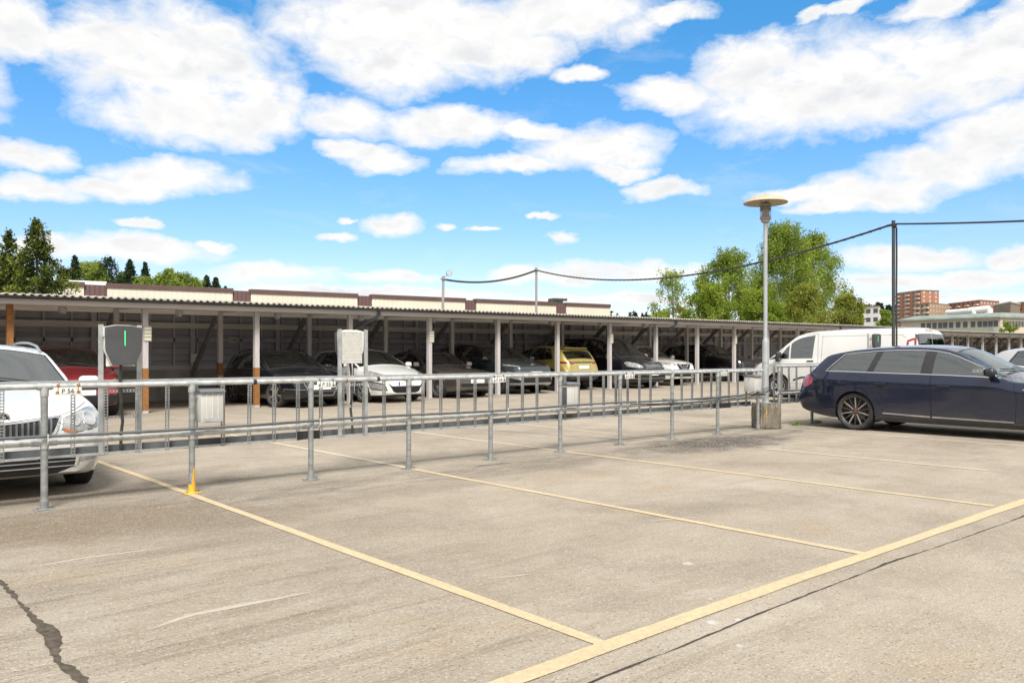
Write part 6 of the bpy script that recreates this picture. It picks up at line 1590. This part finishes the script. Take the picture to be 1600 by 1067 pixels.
# white panel van
L = 4.97
VAN = dict(L=L, W=1.986, axf=1.0, axr=3.93, wr=.335, rim=.215, tw=.215, tumble=.17, frame=.09, sill=.0, crease=.004,
    top=[(0, .55), (.02, .80), (.10, .93), (.35, 1.06), (.62, 1.17), (.72, 1.215), (1.30, 1.70), (1.55, 1.87), (1.85, 1.94), (2.5, 1.965), (4.4, 1.965), (4.75, 1.95), (4.88, 1.86), (4.93, 1.5), (4.96, .9), (4.97, .6)],
    belt=[(0, .5), (.1, .86), (.35, .97), (.7, 1.10), (1.0, 1.12), (2.2, 1.14), (4.97, 1.14)], bot=[(0, .26), (.2, .20), (.6, .20), (4.6, .24), (4.97, .34)],
    plan=[(0, .70), (.05, .78), (.2, .87), (.5, .95), (.9, .99), (1.3, 1.0), (4.5, 1.0), (4.85, .985), (4.94, .95), (4.97, .90)], crown=[(0, .05), (.6, .09), (1.2, .13), (1.7, .09), (2.2, .06), (4.9, .05), (4.97, .04)],
    one_trim=False, side_glass=[(1.02, 1.26, 1.36, 1.36, 0), (1.40, 1.40, 2.08, 2.12, 0)], ws=(.76, 1.56),
    front=[dict(name='headlight', mat=M['reflector'], poly=[(.55, .80), (.88, .95), (.92, 1.04), (.86, 1.06), (.60, .88)]), dict(name='grille', mat=M['grille'], poly=[(-.5, .80), (.5, .80), (.42, .55), (-.42, .55)], mirror=False)],
    sides=[dict(name='headlight', mat=M['reflector'], poly=[(.0, .80), (.14, .80), (.40, .97), (.42, 1.02), (.15, .95), (.0, .88)]), dict(name='quarter_panel', mat=M['black_plastic'], poly=[(.68, 1.085), (1.00, 1.135), (.97, 1.23), (.90, 1.20)])],
    rear=[dict(name='rear_window', mat=M['glass_dark'], poly=[(.012, 1.12), (.90, 1.12), (.84, 1.78), (.012, 1.80)], nx=.12), dict(name='high_brake_light', mat=M['red_lens'], poly=[(-.25, 1.86), (.25, 1.86), (.25, 1.90), (-.25, 1.90)], mirror=False, nx=.1)],
    rear_lines=[[(0, .5), (0, 1.85)], [(.90, .5), (.88, 1.2), (.80, 1.84), (-.80, 1.84), (-.88, 1.2), (-.90, .5)]],
    doors=[[(.98, .42), (.92, .9), (.98, 1.15), (1.20, 1.50), (1.42, 1.80), (2.20, 1.83), (2.24, 1.2), (2.24, .42)]], handles=[(2.02, 1.06), (4.1, 1.08)], handle_mat=M['black_plastic'],
    lines=[[(2.30, 1.75), (3.6, 1.76), (4.5, 1.75), (4.6, 1.68)], [(2.34, .42), (2.34, 1.78)], [(3.4, .42), (3.4, 1.10)], [(2.4, 1.12), (4.6, 1.12)]],
    trims=[([(4.62, 1.12), (4.66, 1.60), (4.83, 1.66), (4.87, 1.12)], .055, .012, M['red_lens'], 'tail_light'), ([(1.5, .52), (1.75, .60), (2.1, .60), (2.22, .50)], .05, .012, M['black_plastic'], 'side_moulding'), ([(2.35, .50), (3.4, .50)], .09, .014, M['black_plastic'], 'side_moulding')],
    spokes=(6, 'plain'), rim_mats=(M['grey_plastic'], M['satin'], M['grey_plastic']), mirror=(1.10, 1.14), mirror_size=(.13, .20, .30), mirror_mat=M['black_plastic'], cabin=(.75, 2.3), floor=.7, seat_h=.95, front_seat=1.75, wheel_y=.42, rplate=(.3, .62, 0), lip_mat=M['black_plastic'])
make_car(VAN, 'parked_van', 'white panel van seen from its left side behind the dark estate car', 'van', 21.2 + .993, 8.35 + L / 2, NOSE_IN, WHITE, z=.09)

# silver crossover at the right edge
def crossover(L, W, H, **kw):
    k = H / 1.56
    d = dict(L=L, W=W, axf=.87, axr=L - .80, wr=.335, rim=.225, tw=.22, tumble=.36, crease=.006,
        top=[(0, .55), (.02, .74 * k), (.08, .84 * k), (.2, .89 * k), (.6, .97 * k), (1.05, 1.04 * k), (1.16, 1.08 * k), (1.78, 1.43 * k), (2.0, 1.51 * k), (2.5, 1.558 * k), (3.0, 1.55 * k), (L - .65, 1.47 * k), (L - .48, 1.42 * k), (L - .20, 1.08 * k), (L - .10, 1.02 * k), (L - .02, .85), (L, .62)],
        belt=[(0, .5), (.1, .76 * k), (.6, .89 * k), (1.1, .985 * k), (2.2, 1.02 * k), (3.2, 1.05 * k), (L - .4, 1.10 * k), (L, .60)],
        bot=[(0, .30), (.15, .25), (.5, .23), (L - .5, .25), (L, .40)], plan=plan(L, .72, .84, .55), crown=CR(L),
        side_glass=[(1.18, 1.86, 2.18, 2.16, 0), (2.30, 2.28, 3.0, 2.9, 1), (3.10, 3.0, L - .75, L - .95, 1)], ws=(1.14, 1.88), rw=(L - .46, L - .22),
        doors=[[(1.2, .36), (1.14, .66), (1.12, .98 * k), (2.22, 1.02 * k), (2.22, .36)], [(2.235, .36), (2.235, 1.02 * k), (3.08, 1.05 * k), (3.05, .8), (2.9, .5), (2.85, .36)]], handles=[(2.04, .86 * k), (2.88, .89 * k)],
        spokes=(5, 'Y'), mirror=(1.35, 1.03 * k), cabin=(1.2, L - .3), front_seat=2.1, rear_seat=2.95, lip_mat=M['black_plastic'], lip=.05, floor=.40)
    d.update(kw); return d
make_car(crossover(4.35, 1.80, 1.57, trims=[([(1.2, .30), (3.1, .31)], .10, .012, M['black_plastic'], 'side_moulding')]), 'parked_car', 'silver car at the right edge, mostly hidden behind the dark estate car', 'car', 21.9 + .9, 7.3 - 4.35 / 2, NOSE_OUT, paint('silver car paint', (.50, .51, .52), .6))

GRP = 'cars parked under the carport'
CV = lambda nose, L: nose + L / 2
# red crossover, far left bay
RED = crossover(4.20, 1.78, 1.56, front=[dict(name='headlight', mat=M['reflector'], poly=[(.50, .80), (.88, .86), (.92, .80), (.55, .73)], depth=.5), dict(name='grille', mat=M['grille'], poly=[(-.48, .78), (.48, .78), (.40, .60), (-.40, .60)], mirror=False), dict(name='lower_grille', mat=M['grille'], poly=[(-.75, .50), (.75, .50), (.80, .30), (-.80, .30)], mirror=False)], badges=[('oval', 1, 0, .84, .035)], fplate=(0, .55, 0), rim_mats=(M['rim_dark'], M['satin'], M['grey_plastic']))
make_car(RED, 'parked_car', 'red crossover under the carport, half hidden by the white estate car', 'car', 4.22, CV(18.1, 4.2), NOSE_OUT, paint('red car paint', (.22, .008, .016), .3), GRP)

# dark hatchback
L = 4.31
A3 = dict(L=L, W=1.785, axf=.85, axr=3.48, wr=.315, rim=.225, tw=.225, tumble=.38, crease=.006, steer=R(20),
    top=[(0, .50), (.02, .66), (.08, .74), (.5, .84), (1.0, .92), (1.2, .965), (1.28, 1.0), (1.92, 1.325), (2.1, 1.385), (2.5, 1.42), (3.0, 1.415), (3.6, 1.36), (3.78, 1.30), (4.12, 1.0), (4.22, .95), (4.29, .8), (4.31, .6)],
    belt=[(0, .47), (.1, .66), (.5, .76), (1.0, .85), (1.3, .905), (2.2, .93), (3.2, .955), (4.0, .985), (4.31, .58)], bot=[(0, .26), (.15, .20), (.6, .18), (3.8, .19), (4.31, .34)], plan=plan(L, .72, .82, .58), crown=CR(L),
    side_glass=[(1.28, 1.98, 2.25, 2.23, 0), (2.40, 2.36, 3.05, 2.92, 1), (3.14, 3.0, 3.62, 3.42, 1)], chrome_frame=True, ws=(1.26, 2.0), rw=(3.80, 4.10),
    front=[dict(name='grille', mat=M['grille'], poly=[(-.40, .70), (.40, .70), (.47, .60), (.30, .30), (-.30, .30), (-.47, .60)], mirror=False), dict(name='headlight', mat=M['reflector'], poly=[(.46, .665), (.90, .735), (.92, .66), (.66, .60), (.48, .61)], depth=.5), dict(name='air_intake', mat=M['grille'], poly=[(.42, .44), (.80, .46), (.82, .30), (.40, .27)])],
    front_trims=[([(-.40, .70), (.40, .70), (.47, .60), (.30, .30), (-.30, .30), (-.47, .60)], .018, .012, M['chrome'], 'grille_frame', True)] + [([(-.42, z_), (.42, z_)], .010, .012, M['satin'], 'grille_bar', False) for z_ in (.64, .60, .56, .44, .40)] + [([(s_ * .42, .44), (s_ * .80, .46), (s_ * .80, .40)], .018, .01, M['satin'], 'intake_trim', False) for s_ in (1, -1)],
    doors=[[(1.3, .30), (1.24, .6), (1.24, .90), (2.30, .93), (2.30, .30)], [(2.315, .30), (2.315, .93), (3.12, .955), (3.08, .75), (2.95, .45), (2.9, .30)]], handles=[(2.12, .78), (2.92, .80)], trims=[([(.6, .70), (2.3, .74), (3.9, .76)], .012, .005, M['black_plastic'], 'body_crease')],
    spokes=(5, 'Y'), rim_mats=(M['rim_dark'], M['rim_bronze'], M['grey_plastic']), mirror=(1.5, .94), cabin=(1.28, 4.0), front_seat=2.1, rear_seat=2.9, fplate=(0, .50, 0), badges=[('rings', 1, 0, .655, .04)], rails=(2.0, 3.5, M['black_plastic']))
make_car(A3, 'parked_car', 'dark hatchback with a hexagonal chrome grille under the carport beside the raw footed posts', 'car', 9.50, CV(17.85, L), NOSE_OUT, paint('midnight blue car paint', (.004, .006, .013), .3), GRP)

# white hatchback
L = 4.30
I30 = dict(L=L, W=1.78, axf=.87, axr=3.52, wr=.315, rim=.21, tumble=.37, crease=.006,
    top=[(0, .50), (.015, .64), (.07, .735), (.3, .82), (.7, .92), (1.02, .99), (1.1, 1.03), (1.85, 1.39), (2.05, 1.45), (2.4, 1.47), (2.9, 1.46), (3.6, 1.385), (3.75, 1.33), (4.05, 1.05), (4.2, .97), (4.28, .8), (4.30, .6)],
    belt=[(0, .45), (.1, .65), (.4, .77), (.9, .88), (1.15, .93), (2.2, .965), (3.2, 1.0), (4.0, 1.03), (4.3, .58)], bot=[(0, .24), (.15, .20), (.6, .18), (3.8, .20), (4.3, .35)], plan=[(0, .60), (.03, .69), (.12, .80), (.3, .90), (.65, .98), (1.1, 1.0), (3.2, 1.0), (3.8, .98), (4.2, .90), (4.3, .82)], crown=[(0, .05), (.3, .06), (1.0, .07), (1.5, .11), (2.1, .08), (2.6, .05), (4.3, .03)],
    side_glass=[(1.10, 1.90, 2.2, 2.18, 0), (2.32, 2.30, 3.0, 2.88, 1), (3.10, 2.98, 3.55, 3.35, 1)], chrome_frame=True, ws=(1.08, 1.92), rw=(3.78, 4.03),
    front=[dict(name='headlight', mat=M['reflector'], poly=[(.42, .70), (.62, .79), (.86, .90), (.90, .86), (.84, .74), (.66, .67)], depth=.8, nx=.1), dict(name='upper_grille', mat=M['grille'], poly=[(-.34, .70), (.34, .70), (.28, .65), (-.28, .65)], mirror=False), dict(name='grille', mat=M['grille'], poly=[(-.56, .54), (-.44, .45), (.44, .45), (.56, .54), (.40, .30), (.30, .265), (-.30, .265), (-.40, .30)], mirror=False),
        dict(name='fog_light', mat=M['reflector'], poly=[(.58, .35), (.64, .49), (.86, .57), (.87, .50), (.80, .38)], nx=.1)],
    front_trims=[([(s_ * .58, .34), (s_ * .64, .50), (s_ * .86, .58), (s_ * .88, .50), (s_ * .80, .37)], .022, .008, M['grille'], 'fog_surround', True) for s_ in (1, -1)] + [([(-.42, z_), (.42, z_)], .010, .010, M['black_plastic'], 'grille_bar', False) for z_ in (.32, .36, .40)],
    doors=[[(1.2, .30), (1.12, .6), (1.10, .92), (2.24, .96), (2.24, .30)], [(2.255, .30), (2.255, .965), (3.05, .995), (3.02, .75), (2.9, .45), (2.85, .30)]], handles=[(2.05, .80), (2.86, .83)], spokes=(5, 'Y'), mirror=(1.38, .96), cabin=(1.12, 4.0), front_seat=2.05, rear_seat=2.9, fplate=(0, .515, 1), badges=[('oval_h', 1, 0, .675, .042)])
make_car(I30, 'parked_car', 'white hatchback under the carport behind the back plate of the charger', 'car', 12.02, CV(17.9, L), NOSE_OUT, WHITE, GRP)

# old saloon
L = 4.78
E39 = dict(L=L, W=1.80, axf=.83, axr=3.66, wr=.318, rim=.225, tumble=.40, crease=.0,
    top=[(0, .50), (.02, .66), (.10, .74), (.5, .83), (1.1, .90), (1.38, .945), (1.46, .98), (2.02, 1.32), (2.25, 1.40), (2.6, 1.43), (3.0, 1.42), (3.3, 1.36), (3.85, 1.05), (3.95, 1.02), (4.5, 1.0), (4.68, .96), (4.76, .8), (4.78, .6)],
    belt=[(0, .47), (.1, .66), (.5, .76), (1.1, .84), (1.5, .90), (2.4, .915), (3.4, .93), (4.2, .93), (4.78, .58)], bot=[(0, .26), (.15, .19), (.6, .18), (4.0, .19), (4.78, .34)], plan=plan(L, .74, .80, .6), crown=[(0, .04), (.5, .05), (1.3, .06), (1.8, .10), (2.4, .06), (3.0, .06), (3.6, .09), (4.0, .05), (4.78, .03)],
    side_glass=[(1.50, 2.15, 2.48, 2.46, 0), (2.60, 2.56, 3.20, 3.10, 0), (3.26, 3.16, 3.50, 3.24, 0)], ws=(1.44, 2.20), rw=(3.28, 3.82),
    front=[dict(name='grille', mat=M['grille'], poly=[(.03, .70), (.17, .70), (.16, .56), (.04, .56)]), dict(name='headlight', mat=M['reflector'], poly=[(.22, .69), (.82, .71), (.86, .61), (.72, .57), (.22, .57)], depth=.5), dict(name='lower_grille', mat=M['grille'], poly=[(-.62, .40), (-.56, .43), (.56, .43), (.62, .40), (.56, .33), (-.56, .33)], mirror=False)],
    front_trims=[([(s_ * .03, .70), (s_ * .17, .70), (s_ * .16, .56), (s_ * .04, .56)], .014, .010, M['chrome'], 'kidney_frame', True) for s_ in (1, -1)],
    doors=[[(1.5, .28), (1.44, .6), (1.46, .90), (2.54, .915), (2.54, .28)], [(2.555, .28), (2.555, .915), (3.36, .93), (3.34, .75), (3.15, .45), (3.1, .28)]], handles=[(2.36, .78), (3.16, .79)], spokes=(16, 'multi'), rim_mats=(M['satin'], M['satin'], M['grey_plastic']), mirror=(1.68, .93), mirror_mat=pbr('pinkish grey mirror shell', (.36, .30, .28), .4), cabin=(1.5, 3.9), front_seat=2.4, rear_seat=3.15, fplate=(0, .49, 0), trims=[([(.55, .52), (1.3, .52)], .05, .01, M['black_plastic'], 'rub_strip'), ([(1.5, .52), (3.2, .53)], .05, .01, M['black_plastic'], 'rub_strip')])
make_car(E39, 'parked_car', 'old dusty brown grey saloon under the carport with multi spoke wheels', 'car', 14.72, CV(18.2, L), NOSE_OUT, paint('dusty grey brown car paint', (.075, .062, .057), .5, .3), GRP)

# grey green crossover
BZ = crossover(4.69, 1.86, 1.64, wr=.365, rim=.25, axf=.92, axr=3.77, lip=.11, lip_th=.012,
    front=[dict(name='headlight', mat=M['reflector'], poly=[(.58, .895), (.90, .945), (.93, .915), (.60, .87)], depth=.6), dict(name='bumper_wedge', mat=pbr('pale silver trim', (.45, .50, .52), .35, .5), poly=[(.60, .62), (.86, .72), (.90, .56), (.66, .44)]), dict(name='grille', mat=M['grille'], poly=[(-.70, .56), (.70, .56), (.78, .38), (-.78, .38)], mirror=False), dict(name='bonnet_strip', mat=M['black_plastic'], poly=[(-.60, .885), (.60, .885), (.60, .855), (-.60, .855)], mirror=False)],
    front_trims=[([(-.80, .33), (.80, .33)], .06, .015, M['satin'], 'skid_plate', False)], badges=[('oval', 1, 0, .93, .04)], fplate=(0, .66, 1), rim_mats=(M['rim_dark'], M['rim_dark'], M['grey_plastic']))
make_car(BZ, 'parked_car', 'dark grey green crossover with pale bumper wedges under the carport', 'car', 17.38, CV(18.5, 4.69), NOSE_OUT, paint('grey green car paint', (.045, .058, .062), .55), GRP)

# yellow crossover parked nose in
YC = crossover(4.18, 1.765, 1.58, wr=.34, lip=.09, lip_th=.012, spoiler=(4.18 - .50, 1.46, .58),
    rear=[dict(name='tail_light', mat=M['red_lens_dk'], poly=[(.42, .99), (.86, 1.00), (.88, .93), (.52, .90), (.42, .94)], nx=.1, depth=.45), dict(name='light_bar', mat=M['cabin'], poly=[(-.42, .99), (.42, .99), (.42, .94), (-.42, .94)], mirror=False), dict(name='rear_bumper', mat=M['black_plastic'], poly=[(-.92, .54), (-.6, .58), (.6, .58), (.92, .54), (.92, .20), (-.92, .20)], mirror=False)],
    rear_lines=[[(.60, .90), (.62, .66), (.5, .60), (-.5, .60), (-.62, .66), (-.60, .90)], [(.34, .90), (.30, .72), (-.30, .72), (-.34, .90)]], rear_trims=[([(s_ * .50, .965), (s_ * .84, .975)], .02, .008, M['red_lens_dk'], 'lamp_strip', False) for s_ in (1, -1)],
    badges=[('oval', -1, 0, .965, .045)], rplate=(0, .80, 0), rim_mats=(M['rim_dark'], M['rim_dark'], M['grey_plastic']), rw=(4.18 - .44, 4.18 - .20))
make_car(YC, 'parked_car', 'mustard yellow crossover showing its tail under the carport', 'car', 20.12, 19.0 + 4.18 / 2, NOSE_IN, paint('mustard yellow car paint', (.36, .29, .085), .2), GRP)

# black people carrier
L = 4.76
VITO = dict(L=L, W=1.91, axf=.90, axr=3.9, wr=.335, rim=.235, tumble=.24, frame=.07, crease=.004,
    top=[(0, .55), (.02, .78), (.08, .88), (.3, .98), (.7, 1.08), (.86, 1.13), (1.55, 1.66), (1.8, 1.80), (2.1, 1.86), (2.8, 1.89), (4.2, 1.87), (4.5, 1.80), (4.65, 1.2), (4.74, .9), (4.76, .6)],
    belt=[(0, .5), (.08, .80), (.35, .90), (.8, 1.02), (1.2, 1.08), (4.76, 1.10)], bot=[(0, .25), (.15, .20), (.6, .19), (4.2, .22), (4.76, .36)], plan=plan(L, .70, .88, .6), crown=[(0, .05), (.6, .08), (1.3, .12), (1.9, .08), (2.4, .06), (4.76, .04)],
    side_glass=[(.95, 1.62, 2.0, 1.98, 0), (2.10, 2.08, 3.1, 3.08, 1), (3.2, 3.18, 4.35, 4.2, 1)], ws=(.90, 1.78), rw=(4.51, 4.63),
    front=[dict(name='headlight', mat=M['reflector'], poly=[(.54, .76), (.62, .90), (.86, .97), (.91, .93), (.89, .79), (.70, .73)], depth=.6, nx=.08), dict(name='grille', mat=M['grille'], poly=[(-.46, .92), (.46, .92), (.36, .66), (-.36, .66)], mirror=False), dict(name='lower_grille', mat=M['grille'], poly=[(-.7, .42), (.7, .42), (.7, .28), (-.7, .28)], mirror=False)],
    front_trims=[([(-.43, z_), (.43, z_)], .035, .016, M['chrome'], 'grille_bar', False) for z_ in (.88, .81, .74)] + [([(-.80, .36), (.80, .36)], .02, .01, M['satin'], 'bumper_trim', False)],
    doors=[[(1.1, .34), (1.02, .7), (1.0, 1.06), (2.04, 1.09), (2.04, .34)], [(2.055, .34), (2.055, 1.09), (3.15, 1.10), (3.15, .34)]], handles=[(1.86, .98), (2.25, .98)], spokes=(5, 'Y'), mirror=(1.25, 1.10), mirror_size=(.12, .20, .20), mirror_mat=pbr('silver mirror cap', (.42, .42, .43), .3, .5), cabin=(.92, 4.4), floor=.55, seat_h=.85, front_seat=1.95, rear_seat=3.0, fplate=(0, .52, 1), badges=[('star', 1, 0, .82, .085)])
make_car(VITO, 'parked_car', 'black people carrier with a chrome barred grille under the carport beside the yellow car', 'people carrier', 22.92, CV(18.2, L), NOSE_OUT, paint('black car paint', (.006, .007, .012), .2), GRP)

# pale crossover
QQ = crossover(4.38, 1.81, 1.60, wr=.345,
    front=[dict(name='headlight', mat=M['reflector'], poly=[(.46, .83), (.64, .90), (.90, .96), (.93, .90), (.72, .78), (.52, .77)], depth=.6), dict(name='grille', mat=M['grille'], poly=[(-.46, .84), (.46, .84), (.30, .62), (-.30, .62)], mirror=False), dict(name='lower_grille', mat=M['grille'], poly=[(-.62, .50), (.62, .50), (.70, .34), (-.70, .34)], mirror=False), dict(name='fog_light', mat=M['grille'], poly=[(.66, .52), (.86, .56), (.88, .42), (.70, .40)])],
    front_trims=[([(-.30, .86), (-.10, .66), (.10, .66), (.30, .86)], .04, .016, M['chrome'], 'grille_chevron', False)], badges=[('bar', 1, 0, .77, .065)], fplate=(0, .56, 0))
make_car(QQ, 'parked_car', 'pale pearl crossover with a chevron grille, last lit car under the carport', 'car', 25.5, CV(18.75, 4.38), NOSE_OUT, paint('pearl white car paint', (.66, .64, .60), .05), GRP)
BLK = crossover(4.5, 1.84, 1.66, wr=.35, front=[dict(name='headlight', mat=M['glass_dark'], poly=[(.5, .84), (.9, .92), (.9, .84), (.55, .78)], depth=.5), dict(name='grille', mat=M['grille'], poly=[(-.46, .84), (.46, .84), (.40, .6), (-.40, .6)], mirror=False)])
make_car(BLK, 'parked_car', 'black car in the deep shade of the carport beyond the empty bay', 'car', 31.0, CV(19.3, 4.5), NOSE_OUT, paint('black car paint in shade', (.006, .006, .008), .2), GRP)
